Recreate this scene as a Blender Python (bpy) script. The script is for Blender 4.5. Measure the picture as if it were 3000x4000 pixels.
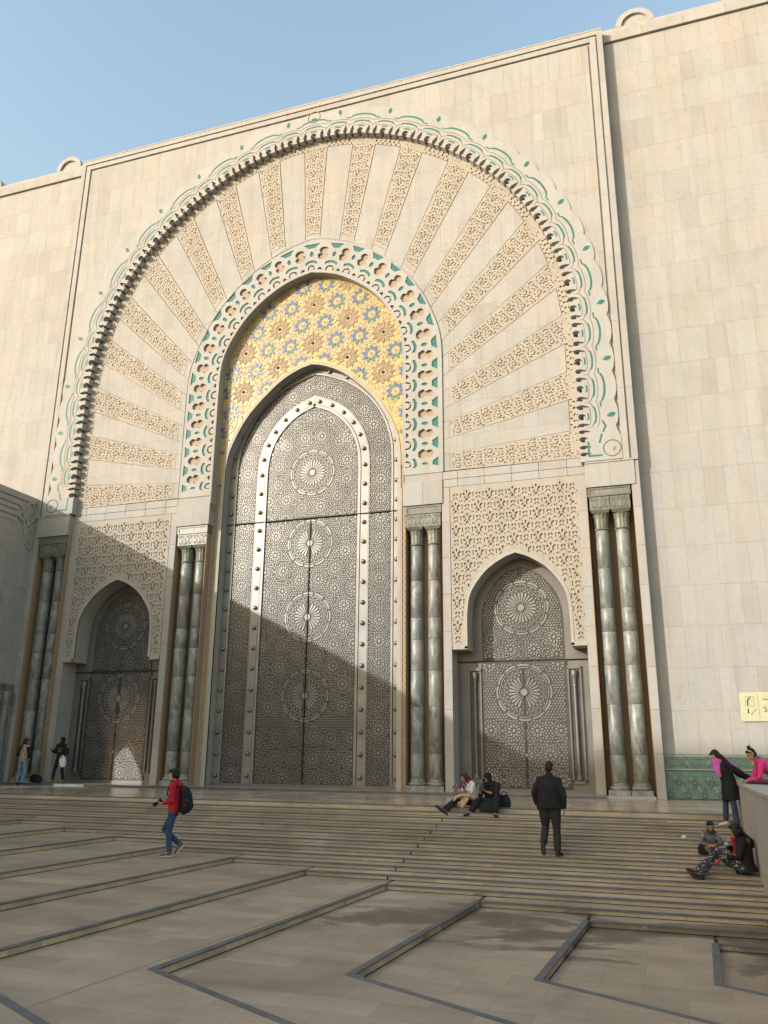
import bpy, bmesh, math, random
import numpy as np
from mathutils import Vector, Matrix
from mathutils.geometry import delaunay_2d_cdt

# ------------------------------------------------------------------ clear
for o in list(bpy.data.objects):
    bpy.data.objects.remove(o, do_unlink=True)
scene = bpy.context.scene
col = scene.collection
rnd = random.Random(11)
R = math.radians

# ------------------------------------------------------------------ camera
# world: x = 0 on the axis of the great door, y away from the viewer, z = 0 on the platform
YAW, PITCH, ROLL = -0.32865008, 0.28736105, 0.00824953
CAMX, CAMZ = 12.41, 1.25
fw = Vector((math.sin(YAW)*math.cos(PITCH), math.cos(YAW)*math.cos(PITCH), math.sin(PITCH)))
rt = Vector((math.cos(YAW), -math.sin(YAW), 0))
up = rt.cross(fw)
r_ = rt*math.cos(ROLL) + up*math.sin(ROLL)
u_ = -rt*math.sin(ROLL) + up*math.cos(ROLL)
cam_data = bpy.data.cameras.new('camera')
cam = bpy.data.objects.new('camera', cam_data); col.objects.link(cam)
cam.matrix_world = Matrix(((r_.x, u_.x, -fw.x, CAMX), (r_.y, u_.y, -fw.y, 0.0), (r_.z, u_.z, -fw.z, CAMZ), (0, 0, 0, 1)))
cam_data.sensor_fit = 'VERTICAL'; cam_data.sensor_height = 36.0
cam_data.lens = 36.0*3185.85/4000.0
cam_data.clip_start = 0.1; cam_data.clip_end = 3000
scene.camera = cam

# ------------------------------------------------------------------ sky and sun
SUN = Vector((0.86, 1.0, -0.44)).normalized()          # direction the light travels
SUN_EL = math.asin(-SUN.z)
SUN_AZ = math.atan2(-SUN.x, -SUN.y)                     # compass angle of the sun from +Y
world = bpy.data.worlds.new('World'); scene.world = world; world.use_nodes = True
nt = world.node_tree; nt.nodes.clear()
out = nt.nodes.new('ShaderNodeOutputWorld'); bg = nt.nodes.new('ShaderNodeBackground')
sky = nt.nodes.new('ShaderNodeTexSky'); sky.sky_type = 'NISHITA'; sky.sun_disc = False
sky.sun_elevation = SUN_EL; sky.sun_rotation = SUN_AZ
sky.altitude = 0.0; sky.air_density = 1.75; sky.dust_density = 2.8; sky.ozone_density = 1.0
bg.inputs['Strength'].default_value = 0.15
nt.links.new(sky.outputs['Color'], bg.inputs['Color']); nt.links.new(bg.outputs['Background'], out.inputs['Surface'])
sun_data = bpy.data.lights.new('sun', 'SUN'); sun_data.energy = 2.0; sun_data.angle = R(0.5)
sun_data.color = (1.0, 0.965, 0.91)
sun = bpy.data.objects.new('sun', sun_data); col.objects.link(sun)
sun.rotation_euler = SUN.to_track_quat('-Z', 'Y').to_euler(); sun.location = (-40, -30, 40)
scene.view_settings.view_transform = 'Standard'; scene.view_settings.look = 'None'
scene.view_settings.gamma = 1.0; scene.view_settings.use_curve_mapping = False
scene.view_settings.exposure = 1.18
scene.render.engine = 'CYCLES'

# ------------------------------------------------------------------ node helper
def nodes_of(name):
    m = bpy.data.materials.new(name); m.use_nodes = True
    nt = m.node_tree; bsdf = nt.nodes['Principled BSDF']
    return m, nt, bsdf
def mk(nt, typ, **kw):
    n = nt.nodes.new(typ)
    for k, v in kw.items():
        if k in n.inputs: n.inputs[k].default_value = v
        else: setattr(n, k, v)
    return n
def ramp(nt, fac, stops):
    n = nt.nodes.new('ShaderNodeValToRGB')
    el = n.color_ramp.elements
    while len(el) < len(stops): el.new(0.5)
    for e, (p, c) in zip(el, stops):
        e.position = p; e.color = (c[0], c[1], c[2], 1) if len(c) == 3 else c
    nt.links.new(fac, n.inputs['Fac']); return n.outputs['Color']
def mix(nt, fac, a, b, mode='MIX'):
    n = nt.nodes.new('ShaderNodeMix'); n.data_type = 'RGBA'; n.blend_type = mode
    for key, v in (('Factor', fac), ('A', a), ('B', b)):
        i = [s for s in n.inputs if s.name == key and (s.type == 'RGBA' if key != 'Factor' else s.type == 'VALUE')][0]
        if hasattr(v, 'links'): nt.links.new(v, i)
        elif key == 'Factor': i.default_value = v
        else: i.default_value = (v[0], v[1], v[2], 1)
    return [s for s in n.outputs if s.type == 'RGBA'][0]
def coords(nt, scale=(1, 1, 1), obj=False):
    if obj:
        t = nt.nodes.new('ShaderNodeTexCoord'); o = t.outputs['Object']
    else:
        t = nt.nodes.new('ShaderNodeNewGeometry'); o = t.outputs['Position']
    m = nt.nodes.new('ShaderNodeMapping'); m.inputs['Scale'].default_value = scale
    nt.links.new(o, m.inputs['Vector']); return m.outputs['Vector']
def noise(nt, vec, scale, detail=4, rough=0.55, dist=0.0):
    n = mk(nt, 'ShaderNodeTexNoise', Scale=scale, Detail=detail, Roughness=rough, Distortion=dist)
    nt.links.new(vec, n.inputs['Vector']); return n.outputs['Fac']
def bump(nt, bsdf, height, strength=0.2, dist=0.02):
    b = mk(nt, 'ShaderNodeBump', Strength=strength, Distance=dist)
    nt.links.new(height, b.inputs['Height']); nt.links.new(b.outputs['Normal'], bsdf.inputs['Normal'])
def mth(nt, op, a, b=None):
    n = nt.nodes.new('ShaderNodeMath'); n.operation = op
    for i, v in enumerate((a, b)):
        if v is None: continue
        if hasattr(v, 'links'): nt.links.new(v, n.inputs[i])
        else: n.inputs[i].default_value = v
    return n.outputs[0]
def mul(c, k): return tuple(min(1.0, x*k) for x in c)

# ------------------------------------------------------------------ materials
M = {}
def stone(name, base, tone='object', var=0.085, rough=0.8, warm=(1.04, 0.97, 0.90), spec=0.15):
    m, nt, b = nodes_of(name)
    if tone == 'object':
        t = nt.nodes.new('ShaderNodeObjectInfo').outputs['Random']
    elif tone == 'attr':
        a = nt.nodes.new('ShaderNodeAttribute'); a.attribute_name = 'tone'; t = a.outputs['Fac']
    else:
        t = None
    p = coords(nt)
    n1 = noise(nt, p, 0.9, 5, 0.6, 0.6)
    n2 = noise(nt, p, 7.0, 4, 0.6)
    c = ramp(nt, n1, [(0.30, mul(base, 0.92)), (0.55, base), (0.75, tuple(mul(base, 1.0)[i]*warm[i] for i in range(3)))])
    if t is not None:
        d = ramp(nt, t, [(0.0, (1-var*0.9, 1-var*1.25, 1-var*1.5)), (0.2, (1-var*0.35, 1-var*0.5, 1-var*0.65)), (0.6, (1, 1, 1)), (0.85, (1.01, 0.965, 0.92)), (1.0, (1.03, 1.03, 1.03))])
        c = mix(nt, 1.0, c, d, 'MULTIPLY')
    f = ramp(nt, n2, [(0.3, (0.93, 0.92, 0.90)), (0.6, (1, 1, 1))])
    c = mix(nt, 0.8, c, f, 'MULTIPLY')
    st = noise(nt, coords(nt, (2.2, 2.2, 0.16)), 1.3, 5, 0.65)      # faint rain streaks
    c = mix(nt, 0.8, c, ramp(nt, st, [(0.32, (0.91, 0.885, 0.85)), (0.55, (1, 1, 1))]), 'MULTIPLY')
    sp = noise(nt, p, 2.6, 3, 0.5, 1.5)                             # pinkish veins and small stains
    c = mix(nt, 0.8, c, ramp(nt, sp, [(0.62, (1, 1, 1)), (0.74, (0.96, 0.88, 0.80))]), 'MULTIPLY')
    nt.links.new(c, b.inputs['Base Color']); b.inputs['Roughness'].default_value = rough
    b.inputs['Specular IOR Level'].default_value = spec
    bump(nt, b, n2, 0.12, 0.01)
    M[name] = m; return m
CREAM = (0.342, 0.337, 0.324)
stone('slab_stone', CREAM)
stone('slab_stone_joined', CREAM, 'attr')
stone('trim_stone', mul(CREAM, 1.02), None)
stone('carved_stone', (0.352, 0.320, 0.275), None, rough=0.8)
stone('light_edge_stone', (0.375, 0.35, 0.31), None)
stone('dusty_shaded_recess_stone', (0.315, 0.240, 0.165), None, rough=0.9)  # brown holds real dust plus recess shade and bounce in the colour
stone('cut_line_stone', (0.17, 0.125, 0.09), None, rough=0.9)
stone('ring_recess_stone', (0.335, 0.270, 0.20), None, rough=0.85)
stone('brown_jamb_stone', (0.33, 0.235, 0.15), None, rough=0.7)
stone('mortar', (0.285, 0.262, 0.23), None, rough=0.95)

def simple(name, base, rough=0.5, metal=0.0, nscale=6.0, amount=0.15, spec=0.5, bumpk=0.0):
    m, nt, b = nodes_of(name)
    n = noise(nt, coords(nt), nscale, 4, 0.6)
    c = ramp(nt, n, [(0.3, mul(base, 1-amount)), (0.7, mul(base, 1+amount))])
    nt.links.new(c, b.inputs['Base Color']); b.inputs['Roughness'].default_value = rough
    b.inputs['Metallic'].default_value = metal; b.inputs['Specular IOR Level'].default_value = spec
    if bumpk: bump(nt, b, n, bumpk, 0.01)
    M[name] = m; return m
simple('teal_glaze', (0.030, 0.138, 0.122), 0.55, 0, 9, 0.25, 0.2)
simple('blue_glaze', (0.055, 0.10, 0.27), 0.3, 0, 9, 0.25)
simple('green_glaze', (0.06, 0.135, 0.10), 0.3, 0, 9, 0.25)
simple('gold_glaze', (0.43, 0.30, 0.085), 0.33, 0.0, 4, 0.14)
simple('ochre_tile', (0.25, 0.16, 0.09), 0.6, 0, 6, 0.2)
simple('cream_tile', (0.37, 0.305, 0.185), 0.5, 0, 6, 0.12)
simple('dark_hole', (0.035, 0.022, 0.018), 0.9)
simple('door_plate', (0.056, 0.054, 0.050), 0.5, 0.4, 3, 0.3)
simple('door_relief', (0.185, 0.182, 0.170), 0.42, 0.45, 0.9, 0.26)
simple('door_strip', (0.215, 0.210, 0.204), 0.45, 0.45, 0.8, 0.18)
simple('grey_frame', (0.150, 0.137, 0.128), 0.45, 0.3, 1.5, 0.12)
simple('bronze_stud', (0.20, 0.165, 0.09), 0.4, 0.7, 12, 0.25)
simple('black_gap', (0.010, 0.009, 0.009), 0.9)
simple('sign_plate', (0.44, 0.43, 0.27), 0.45, 0, 8, 0.06)
simple('sign_ink', (0.03, 0.028, 0.025), 0.7)

def marble(name, dark, mid, light):
    m, nt, b = nodes_of(name)
    oi = nt.nodes.new('ShaderNodeObjectInfo')
    p = coords(nt, (1.0, 1.0, 0.55))
    sh = nt.nodes.new('ShaderNodeVectorMath'); sh.operation = 'ADD'
    cx = nt.nodes.new('ShaderNodeCombineXYZ'); k = mth(nt, 'MULTIPLY', oi.outputs['Random'], 37.0)
    for i in range(3): nt.links.new(k, cx.inputs[i])
    nt.links.new(p, sh.inputs[0]); nt.links.new(cx.outputs[0], sh.inputs[1])
    n = noise(nt, sh.outputs[0], 2.2, 7, 0.68, 1.8)
    n2 = noise(nt, sh.outputs[0], 14, 4, 0.6, 0.4)
    c = ramp(nt, n, [(0.28, dark), (0.46, mid), (0.62, light), (0.78, mid)])
    t = ramp(nt, oi.outputs['Random'], [(0.0, (0.80, 0.82, 0.79)), (0.3, (0.96, 0.97, 0.93)), (0.8, (1.10, 1.10, 1.07)), (1.0, (0.98, 0.88, 0.86))])
    c = mix(nt, 1.0, c, t, 'MULTIPLY')
    c = mix(nt, 0.5, c, ramp(nt, n2, [(0.35, (0.75, 0.76, 0.74)), (0.6, (1, 1, 1))]), 'MULTIPLY')
    nt.links.new(c, b.inputs['Base Color']); b.inputs['Roughness'].default_value = 0.42
    M[name] = m
marble('green_marble', (0.085, 0.090, 0.084), (0.160, 0.165, 0.152), (0.27, 0.272, 0.255))
marble('carved_marble', (0.085, 0.090, 0.070), (0.135, 0.140, 0.110), (0.20, 0.20, 0.165))

def paving(name, base, stain=0.0, rough=(0.30, 0.55), sx=0.95, sy=0.48):
    m, nt, b = nodes_of(name)
    p = coords(nt)
    br = mk(nt, 'ShaderNodeTexBrick', Scale=1.0)
    br.inputs['Color1'].default_value = (0.85, 0.835, 0.81, 1); br.inputs['Color2'].default_value = (1.11, 1.09, 1.06, 1)
    br.inputs['Mortar'].default_value = (0.66, 0.61, 0.55, 1)
    br.inputs['Mortar Size'].default_value = 0.004; br.inputs['Brick Width'].default_value = sx; br.inputs['Row Height'].default_value = sy
    nt.links.new(p, br.inputs['Vector'])
    n1 = noise(nt, p, 0.55, 6, 0.62, 0.8); n2 = noise(nt, p, 5.0, 5, 0.65); 
    st = coords(nt, (0.35, 1.6, 1)); n3 = noise(nt, st, 1.5, 5, 0.65)
    c = ramp(nt, n1, [(0.26, mul(base, 0.66)), (0.5, base), (0.74, mul(base, 1.2))])
    c = mix(nt, 1.0, c, br.outputs['Color'], 'MULTIPLY')
    c = mix(nt, 0.7, c, ramp(nt, n3, [(0.33, (0.78, 0.765, 0.74)), (0.6, (1.03, 1.03, 1.03))]), 'MULTIPLY')
    c = mix(nt, 0.6, c, ramp(nt, n2, [(0.35, (0.90, 0.89, 0.88)), (0.6, (1, 1, 1))]), 'MULTIPLY')
    n4 = noise(nt, coords(nt, (0.6, 1.5, 1)), 22.0, 4, 0.7)
    c = mix(nt, 0.7, c, ramp(nt, n4, [(0.3, (0.86, 0.855, 0.85)), (0.65, (1.06, 1.06, 1.06))]), 'MULTIPLY')
    rr = ramp(nt, n1, [(0.3, (rough[0],)*3), (0.7, (rough[1],)*3)])
    if stain:
        # brown water stains on the lowest steps of the basin
        sn = noise(nt, coords(nt, (0.75, 1.0, 1)), 0.62, 6, 0.62, 0.5)
        sep = nt.nodes.new('ShaderNodeSeparateXYZ'); g = nt.nodes.new('ShaderNodeNewGeometry')
        nt.links.new(g.outputs['Position'], sep.inputs[0])
        dx = mth(nt, 'DIVIDE', mth(nt, 'SUBTRACT', sep.outputs[0], 11.2), 4.4)
        dy = mth(nt, 'DIVIDE', mth(nt, 'SUBTRACT', sep.outputs[1], 13.6), 1.9)
        d2 = mth(nt, 'ADD', mth(nt, 'MULTIPLY', dx, dx), mth(nt, 'MULTIPLY', dy, dy))
        k = mth(nt, 'SUBTRACT', sn, mth(nt, 'MULTIPLY', d2, 0.11))
        f = ramp(nt, k, [(0.48, (0, 0, 0)), (0.497, (0.65, 0.65, 0.65)), (0.56, (stain, stain, stain))])
        c = mix(nt, f, c, (0.105, 0.082, 0.058))
    nt.links.new(c, b.inputs['Base Color']); nt.links.new(rr, b.inputs['Roughness'])
    b.inputs['Specular IOR Level'].default_value = 0.45
    bump(nt, b, n2, 0.06, 0.01)
    M[name] = m
PAVE = (0.322, 0.266, 0.204)
paving('polished_paving', mul(PAVE, 1.25), 0, (0.16, 0.26))
paving('terrace_paving', PAVE, 0.95, (0.35, 0.55))
paving('step_paving', mul(PAVE, 1.18), 0.95, (0.35, 0.55))
paving('riser_stone', (0.315, 0.275, 0.220), 0.85, (0.45, 0.6), 0.9, 0.5)
paving('kerb_riser', (0.46, 0.365, 0.235), 0.8, (0.45, 0.6), 0.9, 0.5)  # paler and warmer: bounce off the sunlit wall is put into the colour
simple('dark_nosing', (0.080, 0.088, 0.096), 0.55, 0, 3.5, 0.28)
# ------------------------------------------------------------------ object helpers
def mesh_from(name, V, F, mats=None, mi=None, smooth=False, tone=None):
    me = bpy.data.meshes.new(name)
    me.from_pydata([tuple(v) for v in V], [], F)
    for m in (mats or []): me.materials.append(m)
    if mi is not None: me.polygons.foreach_set('material_index', mi)
    if smooth: me.polygons.foreach_set('use_smooth', [True]*len(F))
    if tone is not None:
        a = me.attributes.new('tone', 'FLOAT', 'FACE'); a.data.foreach_set('value', tone)
    me.update(); return me
def link(name, me, parent=None, loc=None, rotz=None, mat=None):
    o = bpy.data.objects.new(name, me); col.objects.link(o)
    if loc is not None: o.location = loc
    if rotz is not None: o.rotation_euler = (0, 0, rotz)
    if parent is not None: o.parent = parent
    if mat is not None and len(me.materials) == 0: me.materials.append(mat)
    return o
def empty(name, parent=None, loc=(0, 0, 0), rotz=0):
    o = bpy.data.objects.new(name, None); col.objects.link(o); o.location = loc
    o.rotation_euler = (0, 0, rotz); o.empty_display_size = 0.2
    if parent is not None: o.parent = parent
    return o
def tag(o, label=None, cat=None, group=None, kind=None):
    if label: o['label'] = label
    if cat: o['category'] = cat
    if group: o['group'] = group
    if kind: o['kind'] = kind
    return o

class Geo:
    """collects verts/faces, builds ONE mesh object"""
    def __init__(s): s.V = []; s.F = []; s.T = []; s.m = []
    def add(s, V, F, tone=0.5, mi=0):
        n = len(s.V); s.V.extend(V); s.F.extend([tuple(i+n for i in f) for f in F]); s.T.extend([tone]*len(F)); s.m.extend([mi]*len(F))
    def box(s, x0, x1, y0, y1, z0, z1, tone=0.5, mi=0):
        V = [(x, y, z) for x in (x0, x1) for y in (y0, y1) for z in (z0, z1)]
        F = [(0, 1, 3, 2), (4, 6, 7, 5), (0, 4, 5, 1), (2, 3, 7, 6), (0, 2, 6, 4), (1, 5, 7, 3)]
        s.add(V, F, tone, mi)
    def obj(s, name, mat, parent=None, smooth=False, tone=False):
        mats = mat if isinstance(mat, (list, tuple)) else [mat]
        me = mesh_from(name, s.V, s.F, mats, s.m if len(mats) > 1 else None, smooth, s.T if tone else None)
        return link(name, me, parent)

def area2(p): return 0.5*sum(p[i][0]*p[(i+1) % len(p)][1]-p[(i+1) % len(p)][0]*p[i][1] for i in range(len(p)))
def region(outer, holes=()):
    """triangulate a polygon with holes -> 2d verts, triangles (ccw)"""
    vc = []; fc = []
    for loop in [outer]+list(holes):
        if area2(loop) < 0: loop = loop[::-1]
        n = len(vc); vc.extend(Vector((p[0], p[1])) for p in loop); fc.append(list(range(n, n+len(loop))))
    v, e, f, ov, oe, of = delaunay_2d_cdt(vc, [], fc, 0, 1e-5, True)
    T = []
    for t, o in zip(f, of):
        if 0 in o and len(o) == 1:
            a, b, c = (v[i] for i in t)
            cr = (b.x-a.x)*(c.y-a.y)-(b.y-a.y)*(c.x-a.x)
            T.append(tuple(t) if cr > 0 else (t[0], t[2], t[1]))
    return v, T
def difference(outer, cut):
    """polygon minus another polygon that may overlap only partly"""
    vc = [Vector(p) for p in (outer if area2(outer) > 0 else outer[::-1])]; n = len(vc)
    c = cut if area2(cut) > 0 else cut[::-1]
    vc += [Vector(p) for p in c]
    v, e, f, ov, oe, of = delaunay_2d_cdt(vc, [], [list(range(n)), list(range(n, len(vc)))], 0, 1e-5, True)
    T = []
    for t, o in zip(f, of):
        if 0 in o and 1 not in o:
            a, b, d = (v[i] for i in t)
            cr = (b.x-a.x)*(d.y-a.y)-(b.y-a.y)*(d.x-a.x)
            T.append(tuple(t) if cr > 0 else (t[0], t[2], t[1]))
    return v, T
def intersect(outer, clip):
    vc = [Vector(p) for p in (outer if area2(outer) > 0 else outer[::-1])]; n = len(vc)
    c = clip if area2(clip) > 0 else clip[::-1]
    vc += [Vector(p) for p in c]
    v, e, f, ov, oe, of = delaunay_2d_cdt(vc, [], [list(range(n)), list(range(n, len(vc)))], 0, 1e-5, True)
    T = []
    for t, o in zip(f, of):
        if 0 in o and 1 in o:
            a, b, d = (v[i] for i in t)
            cr = (b.x-a.x)*(d.y-a.y)-(b.y-a.y)*(d.x-a.x)
            T.append(tuple(t) if cr > 0 else (t[0], t[2], t[1]))
    return v, T
def extrude(v2, T, y0, y1, back=False):
    """front face at y0 facing -Y, sides to y1"""
    used = sorted({i for t in T for i in t}); mp = {o: i for i, o in enumerate(used)}
    v2 = [v2[i] for i in used]; T = [tuple(mp[i] for i in t) for t in T]
    n = len(v2)
    V = [(p[0], y0, p[1]) for p in v2]+[(p[0], y1, p[1]) for p in v2]
    F = [tuple(t) for t in T]
    cnt = {}
    for t in T:
        for i in range(3):
            cnt[(t[i], t[(i+1) % 3])] = 1
    for (a, b) in cnt:
        if (b, a) not in cnt: F.append((b, a, a+n, b+n))
    if back: F += [(t[2]+n, t[1]+n, t[0]+n) for t in T]
    return V, F
def plate(outer, holes, y0, y1, back=False):
    v, T = region(outer, holes); return extrude(v, T, y0, y1, back)
def prism(poly, y0, y1):
    """convex or simple polygon as one n-gon prism (no back)"""
    if area2(poly) < 0: poly = poly[::-1]
    n = len(poly)
    V = [(p[0], y0, p[1]) for p in poly]+[(p[0], y1, p[1]) for p in poly]
    F = [tuple(range(n))]+[((i+1) % n, i, i+n, (i+1) % n+n) for i in range(n)]
    return V, F
def pt_in(poly, x, y):
    c = False; n = len(poly); j = n-1
    for i in range(n):
        xi, yi = poly[i]; xj, yj = poly[j]
        if (yi > y) != (yj > y) and x < (xj-xi)*(y-yi)/(yj-yi)+xi: c = not c
        j = i
    return c
def rect(x0, x1, z0, z1): return [(x0, z0), (x1, z0), (x1, z1), (x0, z1)]
def circle(cx, cz, r, n=12, a0=0.0, a1=2*math.pi, full=True):
    k = n if full else n+1
    return [(cx+r*math.cos(a0+(a1-a0)*i/n), cz+r*math.sin(a0+(a1-a0)*i/n)) for i in range(k)]
def leaf(cx, cz, L, W, ang=0.0, n=5, blunt=0.0):
    """pointed oval of length L along ang"""
    up = [(-L/2+L*i/n, W/2*math.sin(math.pi*i/n)**0.8) for i in range(n+1)]
    dn = [(x, -w) for x, w in up[1:-1]][::-1]
    ca, sa = math.cos(ang), math.sin(ang)
    return [(cx+x*ca-y*sa, cz+x*sa+y*ca) for x, y in up+dn]
def ellipse(cx, cz, L, W, ang=0.0, n=10):
    ca, sa = math.cos(ang), math.sin(ang)
    return [(cx+L/2*math.cos(t)*ca-W/2*math.sin(t)*sa, cz+L/2*math.cos(t)*sa+W/2*math.sin(t)*ca) for t in [2*math.pi*i/n for i in range(n)]]

class Path:
    """smooth polyline through points, going left foot - apex - right foot; o > 0 is outwards"""
    def __init__(s, pts, sub=8, smooth=True):
        P = [np.array(p, float) for p in pts]; D = []
        if smooth:
            E = [2*P[0]-P[1]]+P+[2*P[-1]-P[-2]]
            s.node = []
            for i in range(1, len(E)-2):
                s.node.append(len(D))
                for j in range(sub):
                    t = j/sub; a, b, c, d = E[i-1], E[i], E[i+1], E[i+2]
                    D.append(0.5*((2*b)+(-a+c)*t+(2*a-5*b+4*c-d)*t*t+(-a+3*b-3*c+d)*t**3))
            s.node.append(len(D)); D.append(P[-1])
        else: D = P; s.node = list(range(len(P)))
        s.D = np.array(D); seg = np.hypot(*(np.diff(s.D, axis=0).T))
        s.S = np.concatenate([[0], np.cumsum(seg)]); s.L = s.S[-1]
        T = np.gradient(s.D, axis=0); T /= np.linalg.norm(T, axis=1)[:, None]
        s.N = np.stack([-T[:, 1], T[:, 0]], 1)
    def at(s, q, o=0.0):
        q = min(max(q, 0), s.L)
        x = np.interp(q, s.S, s.D[:, 0]); z = np.interp(q, s.S, s.D[:, 1])
        nx = np.interp(q, s.S, s.N[:, 0]); nz = np.interp(q, s.S, s.N[:, 1]); l = math.hypot(nx, nz) or 1
        return (x+nx/l*o, z+nz/l*o)
    def node_s(s, u):
        return float(np.interp(u, range(len(s.node)), s.S[s.node]))
    def line(s, o=0.0, n=60, s0=0.0, s1=None):
        s1 = s.L if s1 is None else s1
        return [s.at(s0+(s1-s0)*i/n, o) for i in range(n+1)]
def arch(half, foot=None, sub=6):
    """half: points (x, z) from the apex down the right side; mirrored to a full pointed path"""
    half = list(half)
    if foot is not None: half.append((half[-1][0], foot))
    r = Path(half, sub).D
    left = [(-x, z) for x, z in r[::-1]]
    return left[:-1]+[(0.0, float(r[0][1]))]+[tuple(p) for p in r[1:]]
def shift(poly, dx, dz=0): return [(x+dx, z+dz) for x, z in poly]
def offs(pts, o):
    """offset a pointed arch polyline outwards, keeping the apex on its axis"""
    P = np.array(pts, float); T = np.gradient(P, axis=0); T /= np.linalg.norm(T, axis=1)[:, None]
    N = np.stack([-T[:, 1], T[:, 0]], 1); Q = P+N*o
    k = len(P)//2
    # apex: use the miter of the two sides
    t = P[k+1]-P[k]; t /= np.linalg.norm(t); n = np.array([-t[1], t[0]])
    Q[k] = P[k]+np.array([0, o/max(0.5, n[1])]); Q[k][0] = P[k][0]
    return [tuple(p) for p in Q]

# ------------------------------------------------------------------ stone slabs
_slab_cache = {}
def slab_mesh(w, h, d=0.08, b=0.002, mat='slab_stone'):
    key = (round(w, 3), round(h, 3), d, mat)
    if key not in _slab_cache:
        V = [(b, 0, b), (w-b, 0, b), (w-b, 0, h-b), (b, 0, h-b), (0, b, 0), (w, b, 0), (w, b, h), (0, b, h), (0, d, 0), (w, d, 0), (w, d, h), (0, d, h)]
        F = [(0, 1, 2, 3)]
        for a in (0, 4):
            for i in range(4): F.append((a+(i+1) % 4, a+i, a+4+i, a+4+(i+1) % 4))
        _slab_cache[key] = mesh_from('slab', V, F, [M[mat]])
    return _slab_cache[key]
def courses(x0, x1, z0, z1, rh, widths, rng):
    """random bonded courses filling a rectangle"""
    nrow = max(1, round((z1-z0)/rh)); hh = (z1-z0)/nrow
    for r in range(nrow):
        x = x0-rng.choice((0, 0.15, 0.3)); z = z0+r*hh
        while x < x1-0.02:
            w = rng.choice(widths); a, b = max(x, x0), min(x+w, x1)
            if x1-b < 0.12: b = x1
            if b-a > 0.02: yield a, b, z, z+hh
            x = b
def slab_field(parent, x0, x1, z0, z1, y, rh=1.28, widths=(0.44, 0.44, 0.66, 0.88), seed=1, keep=None, cut=None, clip=None, limit=300, visible=None, gap=0.003, name='slab'):
    """slabs as objects; those past the limit or out of view joined as stuff"""
    rng = random.Random(seed); stuff = Geo(); n = 0
    for a, b, c, d in courses(x0, x1, z0, z1, rh, widths, rng):
        xm, zm = (a+b)/2, (c+d)/2
        cell = rect(a+gap/2, b-gap/2, c+gap/2, d-gap/2)
        full = True; geo = None
        if cut is not None:
            ins = [pt_in(cut, px, pz) for px, pz in cell+[(xm, zm)]]
            if all(ins): continue
            if any(ins):
                v, T = difference(cell, cut); full = False
        if clip is not None and full:
            ins = [pt_in(clip, px, pz) for px, pz in cell]
            if not all(ins):
                v, T = intersect(cell, clip); full = False
        if not full:
            if not T: continue
            V, F = extrude(v, T, y, y+0.08)
            if n < limit and (visible is None or visible(xm, zm)):
                o = link(name, mesh_from(name, V, F, [M['slab_stone']]), parent); n += 1
            else: stuff.add(V, F, rng.random())
            continue
        if n < limit and (visible is None or visible(xm, zm)):
            o = link(name, slab_mesh(b-a-gap, d-c-gap), parent, (a+gap/2, y, c+gap/2)); n += 1
        else:
            w, h = b-a-gap, d-c-gap
            V = [(a+gap/2+p[0], y, c+gap/2+p[1]) for p in rect(0, w, 0, h)]+[(a+gap/2+p[0], y+0.08, c+gap/2+p[1]) for p in rect(0, w, 0, h)]
            stuff.add(V, [(0, 1, 2, 3), (1, 0, 4, 5), (2, 1, 5, 6), (3, 2, 6, 7), (0, 3, 7, 4)], rng.random())
    if stuff.V:
        tag(stuff.obj('slab_rest', M['slab_stone_joined'], parent, tone=True), kind='stuff')
    return n
# ------------------------------------------------------------------ the mosque front
YF, YR, YW, YG, YD = 26.60, 26.87, 27.02, 27.26, 27.67
Mc = cam.matrix_world.inverted()
def in_view(x, y, z, pad=0.03):
    p = Mc @ Vector((x, y, z))
    if p.z > -0.1: return False
    u = p.x/-p.z*3185.85/3000; v = p.y/-p.z*3185.85/4000
    return abs(u) < 0.5+pad and abs(v) < 0.5+pad

mosque = tag(empty('mosque_building', loc=(0, 27, 0)), 'great cream stone mosque front with carved horseshoe arch, metal doors and marble columns', 'building')
def part(name, V, F, mat, **k):
    mats = mat if isinstance(mat, (list, tuple)) else [mat]
    o = link(name, mesh_from(name, V, F, mats, **k)); o.parent = mosque; o.matrix_parent_inverse = MPI; return o
bpy.context.view_layer.update()
MPI = Matrix.Translation((0, -27, 0))
def adopt(o, parent=None):
    """parent without moving (all geometry is in world coordinates)"""
    if parent is None or parent is mosque:
        o.parent = mosque; o.matrix_parent_inverse = MPI
    else: o.parent = parent
    return o

# ---- plain walls left and right of the portal
def wall_part(x0, x1, z0, seed, vis):
    g = Geo(); g.box(x0, x1, YW+0.05, YW+1.2, 0, 28.15)
    w = adopt(g.obj('wall', M['mortar']))
    slab_field(w, x0, x1, z0, 28.12, YW, 1.29, (0.45, 0.45, 0.62, 0.9), seed, visible=vis)
    # coping: projecting band in lengths, a slim upper course and the little half-round merlons
    for i in range(int((x1-x0)/1.5)+1):
        a, b = x0+i*1.5, min(x1, x0+(i+1)*1.5)
        if b-a < 0.05: continue
        g = Geo(); g.box(a+0.004, b-0.004, YW-0.10, YW+1.0, 28.14, 28.58); adopt(g.obj('coping', M['slab_stone']), w)
    g = Geo(); g.box(x0, x1, YW-0.02, YW+0.9, 28.60, 28.80); adopt(g.obj('upper_course', M['trim_stone']), w)
    return w
wr = wall_part(12.172, 34.0, 1.28, 3, lambda x, z: in_view(x, YW, z))
wl = wall_part(-34.0, -12.172, 0.0, 4, lambda x, z: in_view(x, YW, z) and z > 11.2)
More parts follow.
